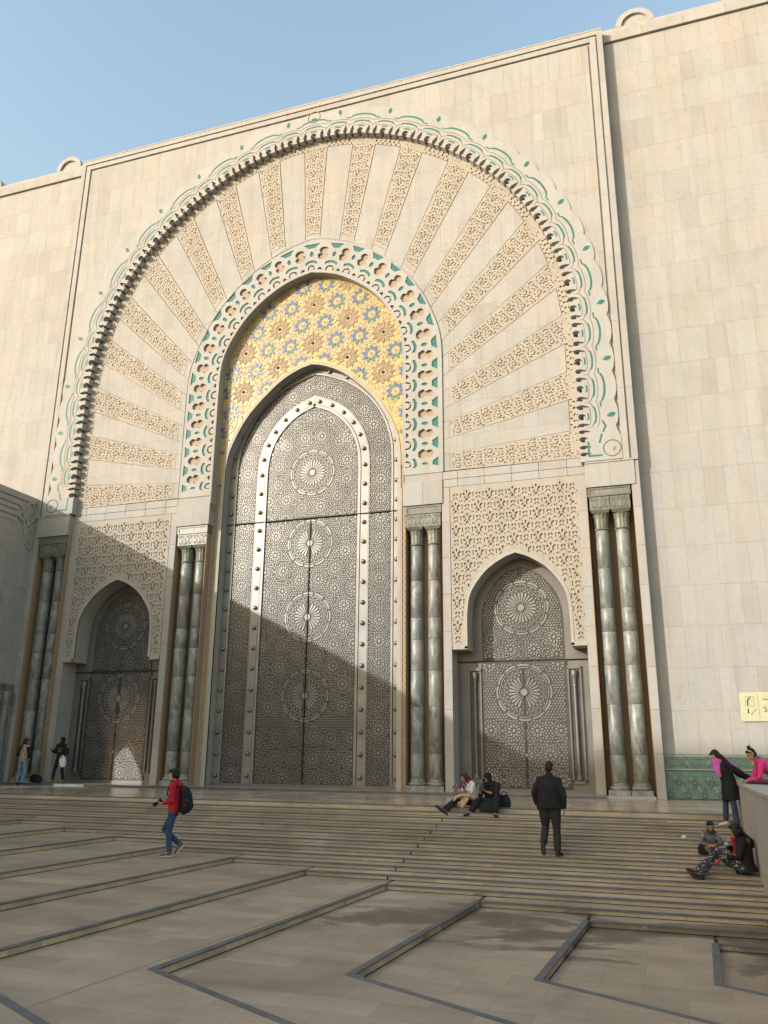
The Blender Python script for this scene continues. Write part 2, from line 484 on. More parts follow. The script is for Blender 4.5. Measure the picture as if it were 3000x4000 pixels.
for sx in (-1, 1):
    for cx in (13.42, 18.3, 23.2):
        g = Geo()
        o = circle(sx*cx, 28.80, 0.72, 20, 0, math.pi, False); i_ = circle(sx*cx, 28.80, 0.50, 20, 0, math.pi, False)
        V, F = plate(o+i_[::-1], [], YW-0.03, YW+0.7); g.add(V, F)
        V, F = plate(i_, [], YW+0.07, YW+0.7); g.add(V, F)
        adopt(g.obj('half_round_merlon', M['trim_stone']), wr if sx > 0 else wl)

# ---- great ring path (through the teal lozenges)
half_dots = [(1.22, 27.63), (3.49, 27.07), (5.57, 26.05), (7.43, 24.67), (9.02, 22.98), (10.21, 21.0), (11.0, 18.84), (11.37, 16.57), (11.43, 14.38), (11.43, 12.28)]
dots = [(-x, z) for x, z in half_dots[::-1]]+half_dots
ring = Path([(-11.43, 10.66)]+dots+[(11.43, 10.66)], 12)
def RU(u, o=0.0): return ring.at(ring.node_s(u+1), o)      # u = index of the lozenge
U0, U1 = -0.985, 19.985
arch_cut = [ring.at(ring.L*i/140, -0.30) for i in range(141)]
arch_cut = [(-11.13, 10.0)]+arch_cut+[(11.13, 10.0)]

# frame core with the arch opening
core_open = [ring.at(ring.L*i/140, -0.92) for i in range(141)]
core_open[0] = (core_open[0][0], 10.60); core_open[-1] = (core_open[-1][0], 10.60)
outer = [(-12.165, 10.60), (-12.165, 28.50), (12.165, 28.50), (12.165, 10.60)]
V, F = plate(core_open+outer[::-1], [], YF+0.065, YW+0.6)
frame = part('portal_frame', V, F, M['trim_stone'])
slab_field(frame, -11.60, 11.60, 10.66, 27.92, YF, 1.28, (0.44, 0.66, 0.66, 0.88), 7, cut=arch_cut, visible=lambda x, z: in_view(x, YF, z), limit=300)
g = Geo(); g.box(-12.17, 12.17, YF-0.05, YW+0.62, 28.50, 28.56); adopt(g.obj('top_ledge', M['trim_stone']), frame)
# border mouldings with two grooves
for (a, b, zt, y) in ((11.96, 12.17, 28.50, YF-0.035), (11.68, 11.905, 28.225, YF-0.02)):
    zb = 28.285 if a > 11.9 else 28.005
    for sx in (-1, 1):
        z = 10.66; k = 0
        while z < zb-0.01:
            z2 = min(z+2.56, zb); g = Geo()
            x0, x1 = sorted((sx*a, sx*b)); g.box(x0, x1, y, YF+0.08, z+0.003, z2-0.003 if z2 < zb else zt)
            adopt(g.obj('border_moulding', M['slab_stone']), frame); z = z2
    n = 9
    for i in range(n):
        x0, x1 = -a+2*a*i/n, -a+2*a*(i+1)/n
        g = Geo(); g.box(x0+0.003, x1-0.003, y, YF+0.08, zb, zt); adopt(g.obj('border_moulding', M['slab_stone']), frame)

# ---- great ring: lobed outer edge, notched inner edge
def lobes(u):
    if u < -0.25 or u > 19.25: return 0.16*min(1.0, max(-u-0.25, u-19.25)*4)+0.10
    t = ((u+0.25) % 0.5)/0.5*2-1
    return 0.20*math.sqrt(max(0, 1-(t*0.93)**2))+0.03
outer_edge = [RU(U0+(U1-U0)*i/420, lobes(U0+(U1-U0)*i/420)) for i in range(421)]
inner_edge = []
OI = -1.10
k = -1
while k <= 39:
    c = k*0.5
    for kind, du in (('round', 0.0), ('leaf', 0.175), ('leaf', 0.325)):
        u = c+du
        if u < U0+0.08 or u > U1-0.08: continue
        if kind == 'round':
            for j in range(11):
                a = R(-52+284*j/10)
                inner_edge.append(RU(u-math.cos(a)*0.064, OI+0.125+math.sin(a)*0.150))
        else:
            for (dq, o) in ((-0.026, OI), (-0.043, OI+0.10), (-0.034, OI+0.22), (0.0, OI+0.40), (0.034, OI+0.22), (0.043, OI+0.10), (0.026, OI)):
                inner_edge.append(RU(u+dq, o))
    k += 1
inner_edge = [RU(U0, OI)]+inner_edge+[RU(U1, OI)]
V, F = plate(outer_edge+inner_edge[::-1], [], YF-0.04, YR+0.02)
ringo = part('arch_ring', V, F, M['trim_stone'])
def strip2(pts_a, pts_b, y0, y1):
    V = []; n = len(pts_a)
    for (p, q) in zip(pts_a, pts_b): V += [(p[0], y0, p[1]), (q[0], y0, q[1]), (p[0], y1, p[1]), (q[0], y1, q[1])]
    F = []
    for i in range(n-1):
        a = 4*i; b = a+4
        F += [(a, b, b+1, a+1), (a, a+2, b+2, b), (a+1, b+1, b+3, a+3)]
    F += [(0, 1, 3, 2), (4*n-4, 4*n-2, 4*n-1, 4*n-3)]
    return V, F
def arc_piece(name, u0, u1, o0, bulge, w, mat, y0=YF-0.046, y1=YF-0.02, n=12):
    A = []; B = []
    for i in range(n+1):
        t = i/n; u = u0+(u1-u0)*t; o = o0+bulge*math.sqrt(max(0, 1-((2*t-1)*0.93)**2))
        A.append(RU(u, o+w/2)); B.append(RU(u, o-w/2))
    V, F = strip2(A, B, y0, y1)
    return adopt(link(name, mesh_from(name, V, F, [mat])), ringo)
for i in range(20):
    # lozenge
    p = RU(i); q = RU(i, -0.2); ang = math.atan2(p[1]-q[1], p[0]-q[0])
    V, F = prism(leaf(p[0], p[1], 0.30, 0.165, ang+0.25*(1 if i > 9 else -1), 8), YF-0.048, YF-0.02)
    adopt(link('teal_lozenge', mesh_from('teal_lozenge', V, F, [M['teal_glaze']])), ringo)
k = -1
while k <= 39:
    u = k*0.5
    if k % 2 and -0.3 < u-0.25 and u+0.25 < 19.3:
        arc_piece('teal_band', u-0.25, u+0.25, -0.36, 0.20, 0.072, M['teal_glaze'])
        arc_piece('teal_band', u+0.25, u+0.345, -0.325, 0.0, 0.052, M['teal_glaze'], n=3)
        arc_piece('teal_band', u-0.345, u-0.25, -0.325, 0.0, 0.052, M['teal_glaze'], n=3)
    if -0.45 < u < 19.45:
        arc_piece('teal_band', u-0.165, u+0.165, -0.60, 0.10, 0.066, M['teal_glaze'])
        arc_piece('cut_line', u-0.25, u+0.25, -0.53, 0.155, 0.024, M['cut_line_stone'], YF-0.0435, n=12)
        arc_piece('cut_line', u-0.17, u+0.17, -0.74, 0.07, 0.022, M['cut_line_stone'], YF-0.0432, n=8)
        arc_piece('teal_band', u-0.065, u+0.065, -0.78, 0.035, 0.058, M['teal_glaze'], n=5)
        # thin cut lines of the interlace
        for d in (-1, 1):
            A = []; B = []
            for j in range(11):
                t = j/10; uu = u+d*(0.155+0.10*t+0.03*math.sin(t*3.1)); o = -0.58-0.24*t+0.03*math.sin(t*3.1)
                A.append(RU(uu, o+0.017)); B.append(RU(uu, o-0.017))
            if d < 0: A, B = B, A
            V, F = strip2(A, B, YF-0.043, YF-0.02)
            adopt(link('cut_line', mesh_from('cut_line', V, F, [M['cut_line_stone']])), ringo)
    k += 1
# crown knot and foot scrolls of the ring
for sx in (-1, 1):
    cx, cz = sx*11.38, 11.08
    g = Geo()
    o = circle(cx, cz, 0.30, 24); i_ = circle(cx, cz, 0.265, 24)
    V, F = plate(o, [i_], YF-0.047, YF-0.02); g.add(V, F); adopt(g.obj('cut_line', M['cut_line_stone']), ringo)
    g = Geo(); V, F = prism(leaf(cx+sx*0.06, cz-0.02, 0.16, 0.09, R(60)), YF-0.052, YF-0.02); g.add(V, F); adopt(g.obj('scroll_eye', M['dusty_shaded_recess_stone']), ringo)
    for (x0, z0, x1, z1, w) in ((10.62, 10.86, 10.62, 11.38, 0.06), (10.62, 10.86, 11.05, 10.86, 0.06), (10.98, 11.30, 11.08, 11.62, 0.06), (11.12, 11.68, 11.22, 11.90, 0.06), (11.22, 11.90, 11.12, 12.10, 0.06)):
        A = [(sx*x0, z0), (sx*x1, z1)]; dx, dz = A[1][0]-A[0][0], A[1][1]-A[0][1]; l = math.hypot(dx, dz); nx, nz = -dz/l*w/2, dx/l*w/2
        V, F = prism([(A[0][0]+nx, A[0][1]+nz), (A[0][0]-nx, A[0][1]-nz), (A[1][0]-nx, A[1][1]-nz), (A[1][0]+nx, A[1][1]+nz)], YF-0.046, YF-0.02)
        adopt(link('teal_band', mesh_from('teal_band', V, F, [M['teal_glaze']])), ringo)
g = Geo(); V, F = plate(circle(0, 27.72, 0.30, 20), [circle(0, 27.72, 0.26, 20)], YF-0.047, YF-0.02); g.add(V, F); adopt(g.obj('cut_line', M['cut_line_stone']), ringo)
V, F = prism(leaf(0, 27.60, 0.30, 0.15, 0), YF-0.05, YF-0.02); adopt(link('teal_lozenge', mesh_from('teal_lozenge', V, F, [M['teal_glaze']])), ringo)

# ---- carved motif: lily, scrolls and chevron leaves cut into the stone (cell 0.81 x 0.84, every second row shifted)
def comma(sx):
    P = []
    for j in range(8): a = R(150-250*j/7); P.append((sx*(0.118+0.043*math.cos(a)), 0.088+0.043*math.sin(a)))
    P += [(sx*x, z) for x, z in ((0.085, 0.03), (0.075, 0.0), (0.095, -0.04), (0.135, -0.072), (0.090, -0.09), (0.045, -0.055), (0.032, 0.0), (0.045, 0.06), (0.066, 0.10))]
    return P
def motif(full=True):
    H = [leaf(0, 0.165, 0.135, 0.075, R(90), 5), comma(1), comma(-1), [(0, -0.055), (0.045, -0.11), (0.078, -0.15), (0, -0.175), (-0.078, -0.15), (-0.045, -0.11)]]
    for s in (-1, 1):
        H.append([(s*0.045, -0.205), (s*0.115, -0.175), (s*0.105, -0.225)])
        H.append([(s*0.085, 0.185), (s*0.112, 0.175), (s*0.098, 0.215)])
        # flared pins
        H.append([(s*0.185, 0.115), (s*0.275, 0.120), (s*0.245, 0.09), (s*0.238, -0.04), (s*0.205, -0.06), (s*0.215, 0.085)])
        H.append(ellipse(s*0.195, -0.165, 0.075, 0.048, R(90), 7))
        H.append([(s*0.245, -0.13), (s*0.275, -0.125), (s*0.262, -0.205), (s*0.245, -0.205)])
        # chevron leaves half a cell away
        H.append(leaf(0.405+s*0.052, 0.075, 0.135, 0.055, R(90)+s*R(32), 4))
        H.append([(0.405+s*0.012, 0.0), (0.405+s*0.092, -0.075), (0.405+s*0.092, -0.125), (0.405+s*0.012, -0.045)])
    return H
MOTIF = motif()
def motif_holes(poly, to_local_inv, a_range, b_range, sc=1.0, marg=0.03):
    """place motifs on a lattice in local coords; keep the holes lying inside poly"""
    cell = poly
    res = []
    ca, cb = 0.81*sc, 0.42*sc
    row = 0; b = b_range[0]
    while b < b_range[1]:
        a = a_range[0]-(0.5*ca if row % 2 else 0)
        while a < a_range[1]+ca:
            for h in MOTIF:
                P = [to_local_inv(a+x*sc, b+z*sc) for x, z in h]
                cx = sum(p[0] for p in P)/len(P); cz = sum(p[1] for p in P)/len(P)
                if all(pt_in(poly, cx+(p[0]-cx)*1.3+(marg if p[0] > cx else -marg), cz+(p[1]-cz)*1.3+(marg if p[1] > cz else -marg)) for p in P): res.append(P)
            a += ca
        b += cb; row += 1
    return res
# rows are half a cell apart, so chevrons of one row would meet lilies of the next: thin the motif accordingly
def dedupe(holes, r=0.035):
    out_ = []; C = []
    for h in holes:
        xs = [p[0] for p in h]; zs = [p[1] for p in h]
        bb = (min(xs)-0.008, max(xs)+0.008, min(zs)-0.008, max(zs)+0.008)
        if any(bb[0] < c[1] and c[0] < bb[1] and bb[2] < c[3] and c[2] < bb[3] for c in C):
            # bounding boxes meet: test real points
            bad = False
            for c, o in zip(C, out_):
                if bb[0] < c[1] and c[0] < bb[1] and bb[2] < c[3] and c[2] < bb[3]:
                    if any(pt_in(o, *p) for p in h) or any(pt_in(h, *p) for p in o) or min(math.hypot(p[0]-q[0], p[1]-q[1]) for p in h for q in o) < 0.012: bad = True; break
            if bad: continue
        out_.append(h); C.append(bb)
    return out_
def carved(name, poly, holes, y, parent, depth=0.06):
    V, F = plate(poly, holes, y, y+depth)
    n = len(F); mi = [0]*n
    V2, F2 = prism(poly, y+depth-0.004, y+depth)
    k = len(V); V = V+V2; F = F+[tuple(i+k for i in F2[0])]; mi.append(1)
    o = link(name, mesh_from(name, V, F, [M['carved_stone'], M['dusty_shaded_recess_stone']], mi)); return adopt(o, parent)

# ---- fan wall inside the ring
ring_out_half = [(0, 21.78), (0.72, 21.64), (1.59, 21.34), (2.48, 20.83), (3.44, 20.03), (4.17, 19.2), (4.73, 18.31), (5.09, 17.48), (5.34, 16.72), (5.44, 16.04), (5.46, 15.2), (5.46, 14.0), (5.46, 12.4), (5.46, 10.95)]
ring_in_half = [(0, 20.21), (0.77, 20.03), (1.46, 19.73), (2.27, 19.19), (2.9, 18.57), (3.37, 17.91), (3.72, 17.24), (3.9, 16.61), (3.95, 16.01), (3.96, 15.2), (3.96, 14.0), (3.96, 12.4), (3.96, 10.64)]
RO = arch(ring_out_half); RI = arch(ring_in_half)
fan_outer = [ring.at(ring.L*i/140, -0.80) for i in range(141)]
fan_outer[0] = (fan_outer[0][0], 10.62); fan_outer[-1] = (fan_outer[-1][0], 10.62)
V, F = plate(fan_outer+RI[::-1], [], YR+0.072, YG+0.05)
fan = part('fan_wall', V, F, M['trim_stone'])
CZ = 11.1
def polar(curve):
    a = [(math.atan2(z-CZ, x), math.hypot(x, z-CZ)) for x, z in curve]
    a.sort(); return np.array([p[0] for p in a]), np.array([p[1] for p in a])
pa_in = polar([(x, z) for x, z in offs(RO, 0.03) if z > CZ-0.4]); pa_st = polar([(x, z) for x, z in offs(RO, 0.28) if z > CZ-0.4])
pa_out = polar([ring.at(ring.L*i/200, -1.0) for i in range(201)]); pa_fr = polar([ring.at(ring.L*i/200, -1.42) for i in range(201)])
rr = lambda pa, t: float(np.interp(t, pa[0], pa[1]))
def pol(t, r): return (r*math.cos(t), CZ+r*math.sin(t))
offsets = [0, 8.5, 17.1, 26.3, 35.5, 44.8, 54.1, 64.5, 75.7, 88.0]
angs = [R(90+o) for o in offsets[::-1]]+[R(90-o) for o in offsets[1:]]
edges = []
for t in angs:
    ri, ro = rr(pa_st, t), rr(pa_out, t)
    hi, ho = 0.325/ri, 0.525/ro
    edges.append((t, hi, ho, ri, ro))
def edge_pts(t, hi, ho, ri, ro, sgn): return pol(t+sgn*hi, rr(pa_st, t+sgn*hi)), pol(t+sgn*ho, rr(pa_out, t+sgn*ho))
for idx, (t, hi, ho, ri, ro) in enumerate(edges):
    a0, a1 = edge_pts(t, hi, ho, ri, ro, 1); b0, b1 = edge_pts(t, hi, ho, ri, ro, -1)
    mid_o = pol(t, ro); mid_i = pol(t, rr(pa_st, t))
    poly = [a0, a1, mid_o, b1, b0, mid_i]
    poly = [(x, max(z, 10.955)) for x, z in poly]
    if area2(poly) < 0: poly = poly[::-1]
    ct, st = math.cos(t), math.sin(t)
    inv = lambda a, b, ct=ct, st=st: (b*ct+a*st, CZ+b*st-a*ct)
    H = dedupe(motif_holes(poly, inv, (-0.81, 0.81), (ri-0.1, ro), 0.92, 0.012))
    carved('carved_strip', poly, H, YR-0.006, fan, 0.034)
# plain stones between the strips
vis_n = 0
for i in range(len(edges)-1):
    A, B = edges[i], edges[i+1]
    tA, tB = A[0]-A[1]-0.002, B[0]+B[1]+0.002
    tAo, tBo = A[0]-A[2]-0.002, B[0]+B[2]+0.002
    n = 6
    inner = [pol(tA+(tB-tA)*j/n, rr(pa_in, tA+(tB-tA)*j/n)) for j in range(n+1)]
    outer_ = [pol(tAo+(tBo-tAo)*j/n, rr(pa_fr, tAo+(tBo-tAo)*j/n)) for j in range(n+1)]
    poly = inner+outer_[::-1]
    xs = [p[0] for p in poly]; zs = [p[1] for p in poly]
    slab_field(fan, min(xs), max(xs), 11.0+1.29*math.floor((min(zs)-11.0)/1.29), 11.0+1.29*math.ceil((max(zs)-11.0)/1.29), YR, 1.29, (0.5, 0.7, 0.95), 50+i, clip=poly, limit=16)
# ground strip next to the inner ring under the strips' feet and the carved frieze under the teeth
for i, (t, hi, ho, ri, ro) in enumerate(edges):
    n = 3; tt = [t+hi-2*hi*j/n for j in range(n+1)]
    poly = [pol(a, rr(pa_in, a)) for a in tt]+[pol(a, rr(pa_st, a)-0.01) for a in tt[::-1]]
    if min(p[1] for p in poly) < 10.96: poly = [(x, max(z, 10.955)) for x, z in poly]
    V, F = prism(poly, YR, YR+0.07); adopt(link('slab', mesh_from('slab', V, F, [M['slab_stone']])), fan)
g = Geo(); k = 0
fr_n = 190
fr_a = [ring.at(ring.L*(0.012+0.976*i/fr_n), -1.02) for i in range(fr_n+1)]; fr_b = [ring.at(ring.L*(0.012+0.976*i/fr_n), -1.40) for i in range(fr_n+1)]
H = []
for i in range(2, fr_n-1):
    s0 = ring.L*(0.012+0.976*i/fr_n)
    for o, sz in ((-1.345, 0.10), (-1.235, 0.12), (-1.11, 0.12)):
        p = ring.at(s0+(0.1 if o > -1.3 else 0), o); q = ring.at(s0, o+0.3); a = math.atan2(q[1]-p[1], q[0]-p[0])
        if (i+int(o*100)) % 3 == 0: H.append(ellipse(p[0], p[1], sz, sz*0.75, a, 7))
        else: H.append(leaf(p[0], p[1], sz*1.15, sz*0.5, a+(0.6 if i % 3 == 1 else -0.6), 4))
V, F = plate(fr_a+fr_b[::-1], dedupe(H), YR-0.003, YR+0.055)
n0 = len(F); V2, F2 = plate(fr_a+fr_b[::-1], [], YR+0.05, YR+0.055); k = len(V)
fr = adopt(link('carved_frieze', mesh_from('carved_frieze', V+V2, F+[tuple(i+k for i in f) for f in F2], [M['carved_stone'], M['dusty_shaded_recess_stone']], [0]*n0+[1]*len(F2))), fan)

# cornice blocks under the fan, two rows, both sides
for sx in (-1, 1):
    for (za, zb) in ((10.36, 10.635), (10.655, 10.94)):
        x = 3.97
        for w in (1.49, 0.55, 0.955, 0.955, 0.955, 0.955, 0.62):
            if za < 10.5 and x < 5.4: x += w; continue
            if x+w > 10.47: w = 10.47-x
            x0, x1 = sorted((sx*(x+0.008), sx*(x+w-0.008)))
            g = Geo(); g.box(x0, x1, YR-0.004, YR+0.12, za, zb); adopt(g.obj('cornice_block', M['slab_stone']), fan); x += w
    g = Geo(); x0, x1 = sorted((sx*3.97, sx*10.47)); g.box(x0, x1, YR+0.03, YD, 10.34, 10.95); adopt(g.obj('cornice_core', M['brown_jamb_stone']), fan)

# ---- inner ring with teal inlays
half_teal = [(0.0, 21.05), (1.02, 20.86), (1.86, 20.52), (2.63, 20.03), (3.32, 19.4), (3.88, 18.7), (4.33, 17.89), (4.64, 17.02), (4.8, 16.12), (4.81, 15.26), (4.81, 14.48), (4.81, 13.69), (4.81, 12.9), (4.81, 12.1), (4.81, 11.31)]
tp = Path([(-4.81, 10.95)]+[(-x, z) for x, z in half_teal[:0:-1]]+half_teal+[(4.81, 10.95)], 8)
NT = 29
def TU(u, o=0.0): return tp.at(tp.node_s(u+1), o)
TH, BR, PIECES = [], [], []
def tu_poly(u, pts): return [TU(u+du, o) for du, o in pts]
for i in range(NT):
    trap = tu_poly(i, [(-0.30, 0.51), (-0.19, 0.37), (-0.13, 0.29), (0.13, 0.29), (0.19, 0.37), (0.30, 0.51)])
    loz = tu_poly(i, [(0, 0.14), (-0.075, 0.07), (-0.085, 0.0), (-0.06, -0.09), (0, -0.12), (0.06, -0.09), (0.085, 0.0), (0.075, 0.07)])
    arcp = [TU(i+du, -0.385+0.10*math.cos(du/0.33*1.5)) for du in (-0.31, -0.2, -0.1, 0, 0.1, 0.2, 0.31)]+[TU(i+du, -0.50+0.10*math.cos(du/0.33*1.5)) for du in (0.31, 0.2, 0.1, 0, -0.1, -0.2, -0.31)]
    TH += [trap, loz, arcp]; PIECES += [trap, loz, arcp]
    # groove round the roundel, open at the inner edge
    gr = [TU(i+0.225*math.cos(a), -0.69+0.18*math.sin(a)) for a in [R(-20+220*j/10) for j in range(11)]]+[TU(i+0.145*math.cos(a), -0.69+0.115*math.sin(a)) for a in [R(200-220*j/10) for j in range(11)]]
    BR.append(gr)
    if i < NT-1 or True:
        u = i+0.5
        if u < NT-0.9:
            key = [TU(u+0.195*math.cos(a), 0.175+0.155*math.sin(a)) for a in [R(-50+280*j/9) for j in range(10)]]
            key += [TU(u-0.125, 0.035), TU(u-0.235, -0.03), TU(u-0.225, -0.12), TU(u-0.12, -0.25), TU(u+0.12, -0.25), TU(u+0.225, -0.12), TU(u+0.235, -0.03), TU(u+0.125, 0.035)]
            BR.append(key)
            BR.append(tu_poly(u, [(-0.13, -0.70), (0, -0.60), (0.13, -0.70), (0.10, -0.73), (-0.10, -0.73)]))
band = offs(RO, -0.0)[1:-1]+offs(RI, 0.0)[::-1][1:-1]
band = [(x, max(z, 10.95)) for x, z in RO]+[(x, max(z, 10.95)) for x, z in RI[::-1]]
seen = []; 
for p in band:
    if not seen or math.hypot(p[0]-seen[-1][0], p[1]-seen[-1][1]) > 0.004: seen.append(p)
H = [h for h in TH+BR if all(p[1] > 10.99 for p in h)]
V, F = plate(seen, H, YR-0.03, YR+0.10)
n0 = len(F); V2, F2 = plate(seen, [], YR+0.06, YR+0.10); k = len(V)
inner_ring = adopt(link('inlaid_ring', mesh_from('inlaid_ring', V+V2, F+[tuple(i+k for i in f) for f in F2], [M['trim_stone'], M['ring_recess_stone']], [0]*n0+[1]*len(F2))))
for pc in PIECES:
    if min(p[1] for p in pc) < 10.99: continue
    V, F = prism(pc, YR+0.0, YR+0.07); adopt(link('teal_inlay', mesh_from('teal_inlay', V, F, [M['teal_glaze']])), inner_ring)
# slim edge moulding of the ring
e0, e1 = offs(RO, 0.0), offs(RO, 0.035)
V, F = strip2(e1, e0, YR-0.05, YR+0.03); adopt(link('edge_moulding', mesh_from('edge_moulding', V, F, [M['trim_stone']])), inner_ring)
# reveal (soffit) from the ring back to the gold field, in voussoirs
def soffit(name, curve, y0, y1, parent, mat, nv=24):
    n = len(curve); step = max(1, n//nv); back = offs(curve, 0.05)
    for a in range(0, n-1, step):
        b = min(n-1, a+step)
        V, F = strip2(back[a:b+1], curve[a:b+1], y0, y1)
        adopt(link(name, mesh_from(name, V, F, [mat])), parent)
soffit('voussoir', offs(RI, -0.006), YR-0.034, YG+0.04, inner_ring, M['slab_stone'], 26)

# ---- gold tile field
low_half = [(0, 16.37), (0.6, 16.21), (1.4, 15.8), (2.19, 15.12), (2.81, 14.45), (3.19, 13.86), (3.49, 13.24), (3.66, 12.77), (3.75, 12.2), (3.77, 11.4), (3.77, 10.0)]
LA = arch(low_half)
gold_poly = [(x, z) for x, z in offs(RI, 0.05) if z > 11.3]
ga = [(x, z) for x, z in LA if z > 11.3]
gold_poly = gold_poly+ga[::-1]
V, F = plate(gold_poly, [], YG, YG+0.2)
gold = part('gold_tile_field', V, F, M['gold_glaze'])
ginner = offs(LA, 0.05)
def gold_ok(P):
    for x, z in P:
        if z < 11.4: return False
        if pt_in(ginner, x, z): return False
        if not pt_in(RI_big, x, z): return False
    return True
RI_big = offs(RI, 0.03)
tile_n = [0]; gstuff = Geo()
def tile(P, mat, y0, limit=True):
    if not gold_ok(P): return
    V, F = prism(P, y0, YG+0.01)
    if tile_n[0] < 300 and limit:
        adopt(link('tile', mesh_from('tile', V, F, [M[mat]])), gold); tile_n[0] += 1
    else: gstuff.add(V, F, 0.5, GM.index(mat))
GM = ['cream_tile', 'ochre_tile', 'blue_glaze', 'green_glaze', 'dark_hole', 'gold_glaze']
def petal(cx, cz, a, r0, r1, w, k=0.7):
    ca, sa = math.cos(a), math.sin(a)
    L = [(r0, -w*0.38), (r0+(r1-r0)*k, -w/2), (r1, 0), (r0+(r1-r0)*k, w/2), (r0, w*0.38)]
    return [(cx+x*ca-y*sa, cz+x*sa+y*ca) for x, y in L]
S = 1.745
stars = []; ros = []
for i in range(-4, 5):
    for j in range(-6, 6):
        x = i*1.5135; z = 17.18+S*j+(S/2 if i % 2 else 0)
        stars.append((x, z)); ros += [(x+S/math.sqrt(3), z), (x-S/math.sqrt(3)*0+S/math.sqrt(3)/2, z+S/2)]
stars = [s for s in stars if abs(s[0]) < 4.3 and 11 < s[1] < 21]; ros = [s for s in ros if abs(s[0]) < 4.3 and 11 < s[1] < 21]
lat = []
for (cx, cz) in stars:
    tile(circle(cx, cz, 0.075, 12), 'dark_hole', YG-0.012)
    for k in range(12):
        a = R(90+30*k)
        lat.append(petal(cx, cz, a, 0.12, 0.535, 0.135, 0.75))
        tile(petal(cx, cz, a, 0.15, 0.50, 0.095, 0.75), 'ochre_tile', YG-0.022)
for (cx, cz) in ros:
    lat.append(circle(cx, cz, 0.11, 9)); 
    tile(circle(cx, cz, 0.06, 8), 'ochre_tile', YG-0.022, False)
    for k in range(9):
        a = R(90+40*k)
        lat.append(petal(cx, cz, a, 0.15, 0.43, 0.175, 0.62))
        tile(petal(cx, cz, a, 0.175, 0.40, 0.13, 0.62), ('blue_glaze', 'green_glaze', 'green_glaze' if k % 2 else 'blue_glaze')[k % 3], YG-0.022)
# strapwork: star polygons of thin cream bands round every star and rosette
def strap(p, q, w=0.030):
    l = math.hypot(q[0]-p[0], q[1]-p[1]); n = max(1, int(l/0.13)); nx, nz = -(q[1]-p[1])/l*w/2, (q[0]-p[0])/l*w/2
    for i in range(n):
        a_, b_ = (p[0]+(q[0]-p[0])*i/n, p[1]+(q[1]-p[1])*i/n), (p[0]+(q[0]-p[0])*(i+1)/n, p[1]+(q[1]-p[1])*(i+1)/n)
        lat.append([(a_[0]+nx, a_[1]+nz), (a_[0]-nx, a_[1]-nz), (b_[0]-nx, b_[1]-nz), (b_[0]+nx, b_[1]+nz)])
for (cx, cz) in stars:
    P = [(cx+0.66*math.cos(R(105+30*k)), cz+0.66*math.sin(R(105+30*k))) for k in range(12)]
    for k in range(12): strap(P[k], P[(k+4) % 12])
for (cx, cz) in ros:
    P = [(cx+0.46*math.cos(R(110+40*k)), cz+0.46*math.sin(R(110+40*k))) for k in range(9)]
    for k in range(9): strap(P[k], P[(k+3) % 9])
# small medallions on the lines between neighbouring stars
for (cx, cz) in stars:
    for k in range(6):
        a = R(90+60*k); P = (cx+S/2*math.cos(a), cz+S/2*math.sin(a))
        if k < 3:
            lat.append(ellipse(P[0], P[1], 0.24, 0.21, a, 8)); tile(ellipse(P[0], P[1], 0.115, 0.085, a, 8), 'ochre_tile', YG-0.022, False)
            for d in (-1, 1):
                q = (P[0]+d*0.24*math.cos(a), P[1]+d*0.24*math.sin(a)); 
                lat.append(leaf(q[0], q[1], 0.30, 0.19, a, 5)); tile(leaf(q[0], q[1], 0.15, 0.075, a, 4), 'ochre_tile', YG-0.022, False)
for P in lat:
    if gold_ok(P): V, F = prism(P, YG-0.014, YG+0.01); gstuff.add(V, F, 0.5, 0)
tag(gstuff.obj('tile_lattice', [M[m] for m in GM], gold), kind='stuff')

# low stone arch round the great door, its soffit and jambs
LAo, LAi = offs(LA, 0.0), offs(LA, -0.14)
def closed_band(a, b, zmin, y0, y1):
    A = [(x, max(z, zmin)) for x, z in a]; B = [(x, max(z, zmin)) for x, z in b]
    return strip2(A, B, y0, y1)
LA2 = arch(low_half[:-1]+[(3.77, 9.0), (3.77, 6.0), (3.77, 3.0), (3.77, 0.07)]); LA2i = offs(LA2, -0.14)
V, F = strip2(LA2, LA2i, YG-0.03, YG+0.05)
low = part('door_arch', V, F, M['light_edge_stone'])
soffit('voussoir', LA2i, YG-0.022, YD+0.02, low, M['slab_stone'], 34)
# jamb strips with the zigzag ornament
for sx in (-1, 1):
    x0, x1 = sorted((sx*3.775, sx*4.04)); g = Geo(); g.box(x0, x1, YG, YG+0.2, 0.07, 11.5); jb = adopt(g.obj('zigzag_jamb', M['brown_jamb_stone']))
    g = Geo(); z = 0.2; s = 1
    pts = []
    while z < 10.6: pts.append((sx*(3.905+0.045*s), z)); z += 0.115; s = -s
    A = [(x-0.017, z) for x, z in pts]; B = [(x+0.017, z) for x, z in pts]
    V, F = strip2(B, A, YG-0.02, YG+0.01); adopt(link('zigzag', mesh_from('zigzag', V, F, [M['cream_tile']])), jb)
    for (a, b) in ((3.775, 3.82), (3.985, 4.04)):
        p, q = sorted((sx*a, sx*b)); g = Geo(); g.box(p, q, YG-0.03, YG+0.01, 0.07, 10.62); adopt(g.obj('fillet', M['light_edge_stone']), jb)
